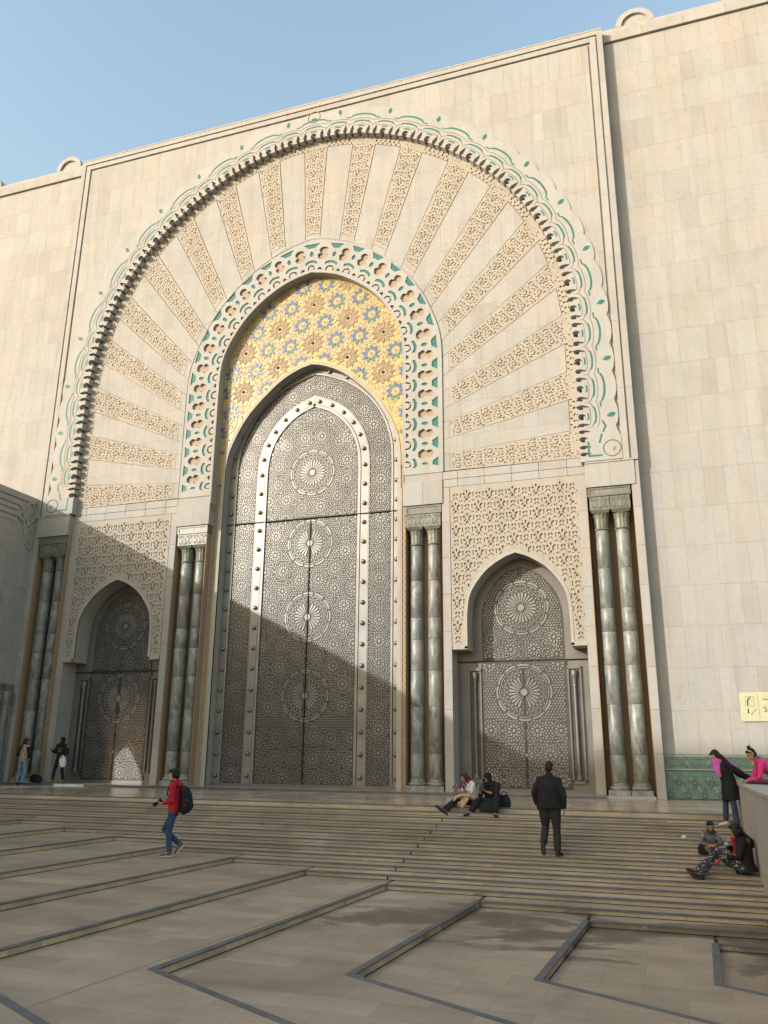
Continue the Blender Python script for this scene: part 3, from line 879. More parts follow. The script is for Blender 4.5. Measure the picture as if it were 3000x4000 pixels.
# ------------------------------------------------------------------ metal doors
class Relief:
    """raised polygons on a door, clipped by a test"""
    def __init__(s): s.g = Geo()
    def put(s, P, ok, y, d=0.018):
        if all(ok(x, z) for x, z in P):
            V, F = prism(P, y-d, y+0.005); s.g.add(V, F)
def rosette(rel, cx, cz, r, ok, y, n=10):
    k = r/0.375
    rel.put(circle(cx, cz, 0.052*k, 10), ok, y)
    for i in range(n):
        a = 2*math.pi*i/n+math.pi/2; ca, sa = math.cos(a), math.sin(a)
        tear = [(0.085, 0.0), (0.125, 0.020), (0.165, 0.033), (0.198, 0.026), (0.212, 0), (0.198, -0.026), (0.165, -0.033), (0.125, -0.020)]
        rel.put([(cx+(x*ca-w*sa)*k, cz+(x*sa+w*ca)*k) for x, w in tear], ok, y)
        a2 = a+math.pi/n
        rel.put(ellipse(cx+0.242*k*math.cos(a2), cz+0.242*k*math.sin(a2), 0.062*k, 0.046*k, a2, 6), ok, y)
        rel.put(leaf(cx+0.292*k*math.cos(a), cz+0.292*k*math.sin(a), 0.105*k, 0.048*k, a+math.pi/2+0.45, 3), ok, y)
        rel.put(leaf(cx+0.330*k*math.cos(a2), cz+0.330*k*math.sin(a2), 0.10*k, 0.044*k, a2+math.pi/2-0.4, 3), ok, y)
def fill(rel, x0, x1, z0, z1, ok, y, busy, st=0.098):
    j = 0; z = z0
    while z < z1:
        x = x0+(st/2 if j % 2 else 0); i = 0
        while x < x1:
            if not busy(x, z):
                a = ((i*7+j*5) % 6)*math.pi/6+0.3
                rel.put(leaf(x, z, 0.092, 0.046, a, 3) if (i+j) % 3 else circle(x, z, 0.028, 6), ok, y)
            x += st; i += 1
        z += st*0.87; j += 1
petal_cache = {}
def medallion(door, rel, cx, cz, ok, y, split=None):
    # 24 long petals (each its own piece), two rings of small pieces and a broken twelve-sided band
    for i in range(24):
        a = 2*math.pi*(i+0.5)/24; ca, sa = math.cos(a), math.sin(a)
        P = [(0.17, -0.009), (0.36, -0.030), (0.48, -0.036), (0.525, -0.022), (0.525, 0.022), (0.48, 0.036), (0.36, 0.030), (0.17, 0.009)]
        P = [(x*ca-w*sa, x*sa+w*ca) for x, w in P]
        if not all(ok(cx+p[0], cz+p[1]) for p in P): continue
        if i not in petal_cache:
            V, F = prism(P, -0.026, 0.004); petal_cache[i] = mesh_from('petal', V, F, [M['door_relief']])
        o = link('petal', petal_cache[i], None, (cx, y, cz)); adopt(o, door)
    V, F = prism(circle(0, 0, 0.115, 16), -0.03, 0.004)
    if split is None or True:
        o = link('medallion_boss', mesh_from('medallion_boss', V, F, [M['door_relief']]), None, (cx, y, cz)); adopt(o, door)
    for i in range(24):
        a = 2*math.pi*i/24
        rel.put(circle(cx+0.575*math.cos(a), cz+0.575*math.sin(a), 0.034, 7), ok, y)
        a2 = a+math.pi/24
        rel.put(ellipse(cx+0.66*math.cos(a2), cz+0.66*math.sin(a2), 0.085, 0.050, a2, 6), ok, y)
        rel.put(circle(cx+0.655*math.cos(a), cz+0.655*math.sin(a), 0.028, 6), ok, y)
        rel.put(leaf(cx+0.74*math.cos(a), cz+0.74*math.sin(a), 0.10, 0.045, a+math.pi/2+0.5, 3), ok, y)
    for i in range(12):
        a0, a1 = 2*math.pi*(i-0.42)/12, 2*math.pi*(i+0.42)/12; am = (a0+a1)/2
        for (r0, r1) in ((0.855, 0.915), (0.785, 0.815)):
            P = [(cx+r1*math.cos(a0), cz+r1*math.sin(a0)), (cx+r1*1.02*math.cos(am-0.09), cz+r1*1.02*math.sin(am-0.09)), (cx+r1*1.02*math.cos(am+0.09), cz+r1*1.02*math.sin(am+0.09)), (cx+r1*math.cos(a1), cz+r1*math.sin(a1)),
                 (cx+r0*math.cos(a1), cz+r0*math.sin(a1)), (cx+r0*1.02*math.cos(am+0.09), cz+r0*1.02*math.sin(am+0.09)), (cx+r0*1.02*math.cos(am-0.09), cz+r0*1.02*math.sin(am-0.09)), (cx+r0*math.cos(a0), cz+r0*math.sin(a0))]
            rel.put(P, ok, y, 0.022)
def lathe(prof, n=16, cx=0, cy=0, z0=0, axis='z', flute=0):
    V = []; F = []
    for k, (r, z) in enumerate(prof):
        for i in range(n):
            a = 2*math.pi*i/n; q = r*(1-flute*(i % 2))
            V.append((cx+q*math.cos(a), cy+q*math.sin(a), z0+z) if axis == 'z' else (cx+q*math.cos(a), cy-z, z0+q*math.sin(a)))
    for k in range(len(prof)-1):
        for i in range(n):
            j = (i+1) % n; F.append((k*n+i, k*n+j, (k+1)*n+j, (k+1)*n+i))
    F.append(tuple(range(n))[::-1]); F.append(tuple((len(prof)-1)*n+i for i in range(n)))
    return V, F

# ---- great door
os_half = [(0, 16.17), (0.62, 15.99), (1.4, 15.64), (2.15, 15.1), (2.75, 14.42), (3.18, 13.61), (3.42, 12.74), (3.47, 11.92), (3.47, 10.5), (3.47, 8.0), (3.47, 4.0), (3.47, 0.14)]
is_half = [(0, 14.84), (0.24, 14.74), (0.76, 14.51), (1.26, 14.14), (1.68, 13.66), (1.97, 13.12), (2.14, 12.52), (2.19, 11.86), (2.19, 10.5), (2.19, 8.0), (2.19, 4.0), (2.19, 0.14)]
OS, IS = arch(os_half), arch(is_half)
V, F = plate(offs(OS, 0.24), [], YD+0.02, YD+0.3)
door = part('great_door', V, F, M['door_plate'])
def door_band(name, a, b, y0, mat):
    V, F = strip2(a, b, y0, YD+0.03); return adopt(link(name, mesh_from(name, V, F, [M[mat]])), door)
door_band('stud_strip', offs(OS, 0.17), offs(OS, -0.105), YD, 'door_strip')
door_band('edge_strip', offs(OS, -0.13), offs(OS, -0.205), YD-0.03, 'door_strip')
door_band('edge_strip', offs(IS, 0.205), offs(IS, 0.175), YD-0.012, 'door_strip')
door_band('stud_strip', offs(IS, 0.165), offs(IS, -0.14), YD-0.01, 'door_strip')
door_band('edge_strip', offs(IS, -0.165), offs(IS, -0.265), YD-0.03, 'door_strip')
band_o, band_i, pan = offs(OS, -0.215), offs(IS, 0.21), offs(IS, -0.275)
ok_pan = lambda x, z: z > 0.16 and abs(z-9.9) > 0.03 and (abs(x) > 0.02 or z > 9.9) and pt_in(pan, x, z)
ok_band = lambda x, z: z > 0.16 and abs(z-9.9) > 0.03 and pt_in(band_o, x, z) and not pt_in(band_i, x, z)
rel = Relief(); YP = YD+0.02
meds = [11.76, 8.91, 6.08, 3.22]
rc = []
for mz in meds:
    medallion(door, rel, 0, mz, ok_pan, YP)
    for sx in (-1, 1): rc += [(sx*1.45, mz+0.385), (sx*1.45, mz-0.385)]
for mz in [10.335, 7.495, 4.65]:
    for sx in (-1, 1): rc += [(sx*0.39, mz), (sx*1.07, mz+0.385), (sx*1.07, mz-0.385), (sx*1.83, mz+0.385), (sx*1.83, mz-0.385)]
for sx in (-1, 1):
    rc += [(sx*1.07, 1.75), (sx*1.83, 1.75), (sx*0.39, 1.80), (sx*0.39, 1.05), (sx*1.10, 0.98), (sx*1.83, 0.98), (sx*0.75, 0.36), (sx*1.5, 0.36)]
    rc += [(sx*1.1, 12.95), (sx*0.36, 13.25), (sx*0.72, 13.85), (sx*1.45, 13.2), (sx*0.3, 14.1), (sx*1.75, 12.7)]
for c in rc: rosette(rel, c[0], c[1], 0.375, ok_pan, YP)
def busy_pan(x, z):
    for mz in meds:
        if math.hypot(x, z-mz) < 0.97: return True
    for c in rc:
        if abs(x-c[0]) < 0.37 and abs(z-c[1]) < 0.37 and math.hypot(x-c[0], z-c[1]) < 0.362: return True
    return False
fill(rel, -1.95, 1.95, 0.2, 14.6, ok_pan, YP, busy_pan)
# side band: one column of rosettes following the arch
bp = Path([(-p[0], p[1]) for p in []]+[((a[0]+b[0])/2, (a[1]+b[1])/2) for a, b in zip(offs(OS, -0.21), offs(IS, 0.21))], smooth=False)
bc = []
nb = int(bp.L/0.767)
for i in range(nb+1):
    p = bp.at(0.35+i*0.767 if i <= nb//2 else bp.L-0.35-(nb-i)*0.767); bc.append(p)
for c in bc: rosette(rel, c[0], c[1], 0.375, ok_band, YP)
def busy_band(x, z):
    return any(abs(x-c[0]) < 0.37 and abs(z-c[1]) < 0.37 and math.hypot(x-c[0], z-c[1]) < 0.355 for c in bc)
fill(rel, -3.3, 3.3, 0.2, 16.2, ok_band, YP, busy_band)
tag(rel.g.obj('relief_pieces', M['door_relief'], door), kind='stuff')
# seams
g = Geo(); g.box(-3.62, 3.62, YD-0.045, YD+0.01, 9.885, 9.915); adopt(g.obj('seam_bar', M['black_gap']), door)
g = Geo(); g.box(-0.016, 0.016, YD-0.015, YD+0.03, 0.13, 9.885); adopt(g.obj('leaf_gap', M['black_gap']), door)
g = Geo(); g.box(-3.62, 3.62, YD-0.05, YD+0.2, 0.07, 0.16); adopt(g.obj('kick_rail', M['grey_frame']), door)
# studs
V, F = lathe([(0.088, 0.0), (0.088, 0.012), (0.080, 0.045), (0.058, 0.072), (0.025, 0.086)], 14, axis='y')
stud_me = mesh_from('stud', V, F, [M['bronze_stud']], smooth=True)
def studs(pts, y):
    for p in pts:
        adopt(link('stud', stud_me, None, (p[0], y, p[1])), door)
os_p = [(0.62, 15.99), (1.4, 15.64), (2.15, 15.1), (2.75, 14.42), (3.18, 13.61), (3.42, 12.74), (3.46, 11.92), (3.47, 11.1), (3.47, 10.34)]+[(3.47, 9.57-0.762*k) for k in range(13)]
is_p = [(0.22, 14.74), (0.76, 14.51), (1.26, 14.14), (1.68, 13.66), (1.97, 13.12), (2.14, 12.52), (2.19, 11.86), (2.19, 11.08), (2.19, 10.31)]+[(2.18, 9.57-0.762*k) for k in range(13)]
for sx in (-1, 1):
    studs([(sx*x, z) for x, z in os_p if z > 0.3], YD); studs([(sx*x, z) for x, z in is_p if z > 0.3], YD-0.01)

# ---- side doors with their carved surrounds
sm_half = [(0, 7.80), (0.42, 7.64), (0.96, 7.29), (1.36, 6.83), (1.59, 6.41), (1.68, 5.9), (1.70, 5.4), (1.70, 4.62)]
pn_half = [(0, 7.48), (0.36, 7.36), (0.70, 7.15), (1.0, 6.82), (1.22, 6.45), (1.34, 6.05), (1.38, 5.6), (1.38, 5.0), (1.38, 4.28)]
SA, PA = arch(sm_half), arch(pn_half)
for sx in (-1, 1):
    cx = sx*7.945
    # carved panel
    sa = shift(SA, cx); sao = shift(offs(SA, 0.10), cx)
    px0, px1 = (cx-2.225, cx+2.2)
    if sx < 0: px0, px1 = cx-2.2, cx+2.225
    poly = [(px0, 4.70)]+[(sao[0][0], 4.70)]+[p for p in sao if p[1] > 4.72]+[(sao[-1][0], 4.70), (px1, 4.70), (px1, 10.345), (px0, 10.345)]
    H = dedupe(motif_holes(poly, lambda a, b: (a, b), (px0+0.2, px1), (4.5, 10.3), 1.0, 0.01))
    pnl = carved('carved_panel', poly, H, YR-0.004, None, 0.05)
    # solid behind the panel, cut by the arch
    core = [(px0, 4.62)]+[(p[0], p[1]) for p in shift(offs(SA, 0.02), cx)]+[(px1, 4.62), (px1, 10.36), (px0, 10.36)]
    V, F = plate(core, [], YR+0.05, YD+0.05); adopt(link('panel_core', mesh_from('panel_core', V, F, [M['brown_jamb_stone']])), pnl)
    V, F = strip2(sao, sa, YR-0.022, YR+0.06); adopt(link('arch_edge', mesh_from('arch_edge', V, F, [M['light_edge_stone']])), pnl)
    soffit('voussoir', sa, YR-0.02, YD+0.01, pnl, M['slab_stone'], 14)
    for d in (-1, 1):      # corbel feet
        x0, x1 = sorted((cx+d*1.70, cx+d*2.21)); g = Geo(); g.box(x0, x1, YR-0.022, YD, 4.60, 4.70); adopt(g.obj('corbel', M['light_edge_stone']), pnl)
    # plain pilaster strips either side, stacked stones
    for (a, b) in ((5.425, 5.70), (10.145, 10.435)):
        x0, x1 = sorted((sx*a, sx*b)); z = 0.07
        while z < 10.3:
            z2 = min(10.35, z+1.285); g = Geo(); g.box(x0, x1, YR-0.004, YD+0.05, z+0.004, z2-0.004); adopt(g.obj('pilaster_stone', M['slab_stone']), pnl); z = z2
    # grey metal surround and the door itself
    g = Geo(); g.box(cx-2.3, cx+2.25, YD+0.03, YD+0.3, 0.07, 8.0)
    sd = adopt(g.obj('side_door', M['grey_frame']))
    pa = shift(PA, cx)
    V, F = prism(pa, YD+0.01, YD+0.04); adopt(link('upper_leaf', mesh_from('upper_leaf', V, F, [M['door_plate']])), sd)
    g = Geo(); g.box(cx-1.42, cx+1.42, YD-0.01, YD+0.04, 0.16, 4.24); adopt(g.obj('lower_leaf', M['door_plate']), sd)
    pin = offs(pa, -0.02)
    rel = Relief()
    ok_u = lambda x, z: 4.29 < z and pt_in(pin, x, z) and abs(x-cx) > 0.012
    ok_l = lambda x, z: 0.2 < z < 4.2 and abs(x-cx) < 1.36 and abs(x-cx) > 0.016
    medallion(sd, rel, cx, 6.05, ok_u, YD+0.01); medallion(sd, rel, cx, 3.22, ok_l, YD-0.01)
    ru = [(cx-0.40, 4.64), (cx+0.38, 4.64), (cx-1.06, 5.02), (cx+1.06, 5.02), (cx-1.12, 4.45), (cx+1.12, 4.45)]
    rl = [(cx+i*0.765-1.15, z) for i in range(4) for z in (0.45, 1.99)]+[(cx+i*0.765-0.765, 1.22) for i in range(3)]+[(cx+d*1.15, z) for d in (-1, 1) for z in (4.1,)]
    for c in ru: rosette(rel, c[0], c[1], 0.375, ok_u, YD+0.01)
    for c in rl: rosette(rel, c[0], c[1], 0.375, ok_l, YD-0.01)
    fill(rel, cx-1.4, cx+1.4, 4.3, 7.5, ok_u, YD+0.01, lambda x, z: math.hypot(x-cx, z-6.05) < 0.96 or any(math.hypot(x-c[0], z-c[1]) < 0.36 for c in ru))
    fill(rel, cx-1.4, cx+1.4, 0.2, 4.2, ok_l, YD-0.01, lambda x, z: math.hypot(x-cx, z-3.22) < 0.96 or any(math.hypot(x-c[0], z-c[1]) < 0.36 for c in rl))
    tag(rel.g.obj('relief_pieces', M['door_relief'], sd), kind='stuff')
    g = Geo(); g.box(cx-2.3, cx+2.25, YD-0.03, YD+0.03, 4.245, 4.275); adopt(g.obj('seam_bar', M['black_gap']), sd)
    g = Geo(); g.box(cx-0.012, cx+0.012, YD-0.016, YD, 0.16, 4.24); adopt(g.obj('leaf_gap', M['black_gap']), sd)
    g = Geo(); g.box(cx-0.008, cx+0.008, YD+0.004, YD+0.012, 4.3, 7.44); adopt(g.obj('leaf_gap', M['grey_frame']), sd)
    g = Geo(); g.box(cx-2.3, cx+2.25, YD-0.04, YD+0.2, 0.07, 0.17); adopt(g.obj('kick_rail', M['grey_frame']), sd)
    for d in (-1, 1):
        xr = cx+d*1.655
        # slim recess with its little column
        g = Geo(); g.box(xr-0.20, xr+0.20, YD+0.0, YD+0.029, 0.46, 3.96); adopt(g.obj('slim_recess', M['door_plate']), sd)
        for (a, b, z0, z1) in ((-0.225, -0.17, 0.40, 3.98), (0.17, 0.225, 0.40, 3.98), (-0.225, 0.225, 3.95, 4.05), (-0.225, 0.225, 0.36, 0.46)):
            g = Geo(); g.box(xr+a, xr+b, YD-0.05, YD+0.03, z0, z1); adopt(g.obj('recess_frame', M['grey_frame']), sd)
        V, F = lathe([(0.10, 0), (0.10, 0.05), (0.07, 0.10), (0.056, 0.16), (0.052, 2.9), (0.068, 2.92), (0.056, 2.97), (0.066, 3.14), (0.10, 3.28), (0.10, 3.42)], 12, xr, YD-0.045, 0.47)
        adopt(link('colonnette', mesh_from('colonnette', V, F, [M['grey_frame']], smooth=False)), sd)

# ------------------------------------------------------------------ marble column pairs in their niches
drum_cache = {}
def column(cx, cy, parent):
    c = empty('marble_column'); adopt(c, parent)
    def add(name, V, F, mat, smooth=False):
        return adopt(link(name, mesh_from(name, V, F, [M[mat]], smooth=smooth)), c)
    g = Geo(); g.box(cx-0.315, cx+0.315, cy-0.30, cy+0.2, 0.07, 0.235); adopt(g.obj('plinth', M['green_marble']), c)
    V, F = lathe([(0.30, 0.0), (0.312, 0.04), (0.30, 0.085), (0.262, 0.10), (0.252, 0.13), (0.262, 0.15), (0.248, 0.17), (0.240, 0.20)], 24, cx, cy, 0.24); add('base', V, F, 'green_marble', True)
    zs = [0.44, 1.25, 2.75, 3.95, 5.0, 5.75, 7.05, 8.33]
    for i in range(len(zs)-1):
        def rad(z): return 0.232-0.014*((z-0.44)/7.9)+0.006*math.sin(math.pi*(z-0.44)/7.9)
        a, b = zs[i]+0.003, zs[i+1]-0.003
        V, F = lathe([(rad(a)-0.003, a), (rad(a), a+0.004), (rad((a+b)/2), (a+b)/2), (rad(b), b-0.004), (rad(b)-0.003, b)], 28, cx, cy, 0.0); o = add('drum', V, F, 'green_marble', True)
    V, F = lathe([(0.22, 0), (0.248, 0.015), (0.258, 0.035), (0.248, 0.055), (0.22, 0.07)], 24, cx, cy, 8.33); add('neck_ring', V, F, 'carved_marble', True)
    V, F = lathe([(0.222, 0.0), (0.226, 0.12), (0.235, 0.30), (0.262, 0.44), (0.275, 0.47), (0.24, 0.49)], 28, cx, cy, 8.40, flute=0.055); add('fluted_capital', V, F, 'carved_marble')
    g = Geo()
    for i in range(14):
        a = 2*math.pi*i/14; q = 0.262
        V, F = lathe([(0.0, -0.03), (0.026, -0.018), (0.034, 0.0), (0.026, 0.018), (0.0, 0.03)], 7, cx+q*math.cos(a), cy+q*math.sin(a), 8.865); g.add(V, F)
    adopt(g.obj('bead_ring', M['carved_marble']), c)
    g = Geo(); x0, x1, y0, y1, z0, z1 = cx-0.318, cx+0.318, cy-0.30, cy+0.2, 8.90, 9.44
    b = 0.03
    V = [(x0+b*2, y0+b*2, z0), (x1-b*2, y0+b*2, z0), (x1-b*2, y1, z0), (x0+b*2, y1, z0), (x0, y0, z0+0.10), (x1, y0, z0+0.10), (x1, y1, z0+0.10), (x0, y1, z0+0.10), (x0, y0, z1), (x1, y0, z1), (x1, y1, z1), (x0, y1, z1)]
    g.add(V, [(3, 2, 1, 0), (8, 9, 10, 11)]+[(a+i, a+(i+1) % 4, a+4+(i+1) % 4, a+4+i) for a in (0, 4) for i in range(4)])
    blk = g.obj('carved_block', M['carved_marble']); adopt(blk, c)
    # scrolls and a palmette in low relief on the block
    g = Geo()
    for sx in (-1, 1):
        for (px, pz, rr_) in ((0.235, 9.36, 0.062), (0.10, 9.365, 0.055), (0.20, 9.10, 0.05)):
            o = circle(cx+sx*px, pz, rr_, 12); i_ = circle(cx+sx*px, pz, rr_*0.55, 12); V, F = plate(o, [i_], y0-0.022, y0+0.01); g.add(V, F)
        V, F = prism(leaf(cx+sx*0.13, 9.17, 0.30, 0.06, R(90)-sx*R(30), 6), y0-0.02, y0+0.01); g.add(V, F)
    V, F = prism(leaf(cx, 9.17, 0.26, 0.10, R(90), 6), y0-0.022, y0+0.01); g.add(V, F)
    adopt(g.obj('block_relief', M['carved_marble']), c)
    return c
for sx in (-1, 1):
    for (n0, n1, c0, c1, ib0, ib1, yf) in ((10.437, 11.905, 10.835, 11.49, 10.44, 12.03, YF), (4.05, 5.42, 4.39, 5.03, 3.975, 5.45, YR-0.03)):
        x0, x1 = sorted((sx*n0, sx*n1))
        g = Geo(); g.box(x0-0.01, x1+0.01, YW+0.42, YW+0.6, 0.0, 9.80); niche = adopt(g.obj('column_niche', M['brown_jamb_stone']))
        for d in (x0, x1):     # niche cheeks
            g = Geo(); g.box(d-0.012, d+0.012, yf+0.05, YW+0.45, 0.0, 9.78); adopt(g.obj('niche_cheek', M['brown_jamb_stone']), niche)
        b0, b1 = sorted((sx*ib0, sx*ib1)); xm = (b0+b1)/2
        for (p, q) in ((b0, xm-0.003), (xm+0.003, b1)):
            g = Geo(); g.box(p, q, yf-0.02, YW+0.5, 9.775, 10.60 if yf == YF else 10.64); adopt(g.obj('impost_block', M['slab_stone']), niche)
        cy = yf+0.36
        g = Geo(); a0, a1 = sorted((sx*(c0-0.36), sx*(c1+0.36))); g.box(a0, a1, cy-0.30, cy+0.2, 9.45, 9.762); ln = adopt(g.obj('lintel', M['carved_marble']), niche)
        V, F = plate(rect(a0+0.01, a1-0.01, 9.46, 9.752), [rect(a0+0.08, a1-0.08, 9.52, 9.70)], cy-0.325, cy-0.29); adopt(link('lintel_frame', mesh_from('lintel_frame', V, F, [M['carved_marble']])), niche)
        g = Geo(); g.box(a0-0.02, a1+0.02, cy-0.33, cy+0.25, 0.0, 0.07); adopt(g.obj('footing', M['trim_stone']), niche)
        column(sx*c0, cy, mosque); column(sx*c1, cy, mosque)
    # outermost strip beside the niche
    z = 0.0
    x0, x1 = sorted((sx*11.917, sx*12.165))
    while z < 10.5:
        z2 = min(10.62, z+1.285); g = Geo(); g.box(x0, x1, YF+0.015, YW+0.6, z+0.004, z2-0.004); adopt(g.obj('pilaster_stone', M['slab_stone']), frame); z = z2
# cornice line over the imposts
for sx in (-1, 1):
    x0, x1 = sorted((sx*10.45, sx*12.165)); g = Geo(); g.box(x0, x1, YF-0.05, YF+0.2, 10.605, 10.655); adopt(g.obj('impost_moulding', M['trim_stone']), frame)
# raised sill in front of the doors with dark stone edge
g = Geo(); g.box(-12.0, 10.44, 26.12, 27.7, -0.02, 0.068); sill = adopt(g.obj('sill', M['polished_paving']))
x = -12.0
while x < 10.4:
    x2 = min(10.44, x+1.9); g = Geo(); g.box(x+0.003, x2-0.003, 26.05, 26.12, -0.02, 0.074); adopt(g.obj('sill_edge', M['dark_nosing']), sill); x = x2
# ------------------------------------------------------------------ tiled dado and sign on the right wall
def dado():
    g = Geo(); g.box(12.172, 34.0, YW-0.035, YW+0.06, 0.0, 1.27)
    d = adopt(g.obj('tile_dado', M['dado_green']))
    g = Geo()
    for (z0, z1, m) in ((1.225, 1.27, 0), (0.835, 0.872, 0), (0.80, 0.832, 1), (0.0, 0.035, 1)):
        g.box(12.175, 20.0, YW-0.045, YW-0.03, z0, z1, mi=m)
    adopt(g.obj('border_line', [M['dado_pale'], M['dado_dark']]), d)
    g = Geo(); y = YW-0.045
    def put(P, m): V, F = prism(P, y, YW-0.03); g.add(V, F, 0.5, m)
    # star field
    st = 0.46; j = 0; z = 0.12
    while z < 0.80:
        x = 12.3+(st/2 if j % 2 else 0)
        while x < 19.5:
            if z < 0.75:
                put(circle(x, z, 0.028, 8), 3)
                for k in range(8):
                    a = 2*math.pi*k/8+0.2
                    put(leaf(x+0.078*math.cos(a), z+0.078*math.sin(a), 0.085, 0.042, a, 4), 2 if j % 2 else 4)
                    if 0.05 < z+0.165*math.sin(a) < 0.78:
                        put(ellipse(x+0.165*math.cos(a+0.39), z+0.165*math.sin(a+0.39), 0.07, 0.045, a+0.39, 6), (3, 4, 0, 2)[k % 4])
            x += st
        z += st*0.75; j += 1
    # border cartouches
    x = 12.25
    while x < 19.5:
        o = [(x+0.04, 0.93), (x+0.09, 0.90), (x+0.45, 0.90), (x+0.50, 0.93), (x+0.50, 1.17), (x+0.45, 1.20), (x+0.09, 1.20), (x+0.04, 1.17)]
        i_ = [(x+0.055, 0.935), (x+0.095, 0.912), (x+0.445, 0.912), (x+0.485, 0.935), (x+0.485, 1.165), (x+0.445, 1.188), (x+0.095, 1.188), (x+0.055, 1.165)]
        V, F = plate(o, [i_], y, YW-0.03); g.add(V, F, 0.5, 3)
        for zz in (0.955, 1.145):
            for k in range(7): put(circle(x+0.10+k*0.057, zz, 0.018, 6), 2)
        put(rect(x+0.09, x+0.45, 1.045, 1.055), 3)
        for zz in (0.93, 1.17): put(ellipse(x+0.56, zz, 0.07, 0.045, 0, 8), 4)
        put(ellipse(x+0.56, 1.05, 0.10, 0.06, R(90), 8), 0)
        x += 0.60
    tag(adopt(g.obj('tile_pattern', [M['dado_pale'], M['dado_dark'], M['dado_dark'], M['dado_brown'], M['blue_glaze_dark']]), d), kind='stuff')
simple('dado_green', (0.080, 0.158, 0.142), 0.35, 0, 5, 0.3)
simple('dado_pale', (0.25, 0.27, 0.20), 0.4, 0, 8, 0.2)
simple('dado_dark', (0.03, 0.055, 0.085), 0.35, 0, 8, 0.2)
simple('dado_brown', (0.19, 0.135, 0.10), 0.4, 0, 8, 0.2)
simple('blue_glaze_dark', (0.035, 0.06, 0.15), 0.35, 0, 8, 0.2)
dado()

def text_mesh(name, body, size, mat, parent, x, y, z):
    c = bpy.data.curves.new(name, 'FONT'); c.body = body; c.size = size; c.extrude = 0.002; c.resolution_u = 3
    o = bpy.data.objects.new(name+'_tmp', c); col.objects.link(o)
    dg = bpy.context.evaluated_depsgraph_get(); me = bpy.data.meshes.new_from_object(o.evaluated_get(dg))
    bpy.data.objects.remove(o, do_unlink=True); me.materials.clear(); me.materials.append(mat)
    t = link(name, me, parent, (x, y, z)); t.rotation_euler = (R(90), 0, 0); return t
sg = tag(empty('wall_sign', loc=(14.45, YW-0.02, 2.2)), 'pale yellow sign plate with hand washing and stairs pictograms on the right wall', 'sign')
g = Geo(); V, F = plate([(0.05, 0.03), (2.28, 0.03), (2.33, 0.08), (2.33, 0.82), (2.28, 0.87), (0.05, 0.87), (0.0, 0.82), (0.0, 0.08)], [], -0.025, 0.018); g.add(V, F)
g.obj('plate', M['sign_plate'], sg)
def sign_bits(name, polys):
    g = Geo()
    for P in polys: V, F = prism(P, -0.03, -0.024); g.add(V, F)
    return g.obj(name, M['sign_ink'], sg)
V, F = plate(rect(0.16, 0.40, 0.47, 0.75), [rect(0.166, 0.394, 0.476, 0.744)], -0.029, -0.024); link('pictogram_box', mesh_from('pictogram_box', V, F, [M['sign_ink']]), sg)
sign_bits('washing_pictogram', [[(0.20, 0.49), (0.235, 0.49), (0.235, 0.62), (0.26, 0.67), (0.30, 0.70), (0.28, 0.72), (0.235, 0.69), (0.20, 0.63)], circle(0.305, 0.725, 0.019, 10), [(0.27, 0.66), (0.33, 0.62), (0.325, 0.61), (0.265, 0.645)], circle(0.35, 0.60, 0.008, 6), circle(0.36, 0.63, 0.007, 6)])
sign_bits('arrow', [[(0.195, 0.40), (0.225, 0.40), (0.225, 0.30), (0.245, 0.30), (0.21, 0.25), (0.175, 0.30), (0.195, 0.30)]])
sign_bits('stairs_pictogram', [rect(0.27+0.032*k, 0.308+0.032*k, 0.23+0.034*k, 0.243+0.034*k) for k in range(5)]+[rect(0.30+0.032*k, 0.308+0.032*k, 0.23+0.034*k, 0.264+0.034*k) for k in range(4)])
sign_bits('divider', [rect(0.505, 0.511, 0.09, 0.81)])
text_mesh('lettering', 'Salle', 0.22, M['sign_ink'], sg, 0.63, -0.026, 0.30)
arab = [[(0.62, 0.66), (0.66, 0.635), (0.72, 0.64), (0.73, 0.67), (0.715, 0.67), (0.70, 0.655), (0.66, 0.655), (0.635, 0.675)], circle(0.66, 0.70, 0.012, 6), circle(0.69, 0.70, 0.012, 6), [(0.72, 0.64), (1.05, 0.64), (1.05, 0.66), (0.72, 0.66)], circle(0.80, 0.68, 0.028, 8), [(0.90, 0.65), (0.915, 0.65), (0.915, 0.72), (0.90, 0.72)], circle(0.98, 0.69, 0.022, 8)]
sign_bits('arabic_lettering', arab)

# ------------------------------------------------------------------ platform, stairs and sunken terraces
SH, ST, SY0 = 0.0934, 0.5018, 20.71
XPAR = 13.69
JX = 7.18
def Yk(k): return SY0-ST*k
def Zk(k): return -SH*k
def XE(k): return 5.5+(k-10)*1.83
def CK(k): return (6.9+(k-11)*1.95, 8.63+(k-11)*0.92)
FD = (0.879, -0.477)
def FE(k, L=26.0): c = CK(k); return (c[0]+FD[0]*L, c[1]+FD[1]*L)
g = Geo(); g.box(-60, 60, SY0, 28.5, -0.6, 0.0)
platform = tag(g.obj('platform', M['polished_paving']), kind='structure')
g = Geo(); g.box(XPAR+0.02, 60, -30, SY0-0.004, -2.2, -0.004); tag(g.obj('pavement', M['terrace_paving']), kind='structure')
stair = tag(empty('staircase', loc=(3, SY0, 0)), kind='structure')
def ad(o, p): o.parent = p; o.matrix_parent_inverse = p.matrix_basis.inverted() if p.parent is None else Matrix.Identity(4); return o
def lengths(x0, x1, w, joint=None):
    xs = [x0]; x = x0
    while x1-x > w*1.4: x += w; xs.append(x)
    xs.append(x1)
    if joint and x0 < joint < x1:
        xs = sorted([q for q in xs if abs(q-joint) > 0.3]+[joint])
    return list(zip(xs[:-1], xs[1:]))
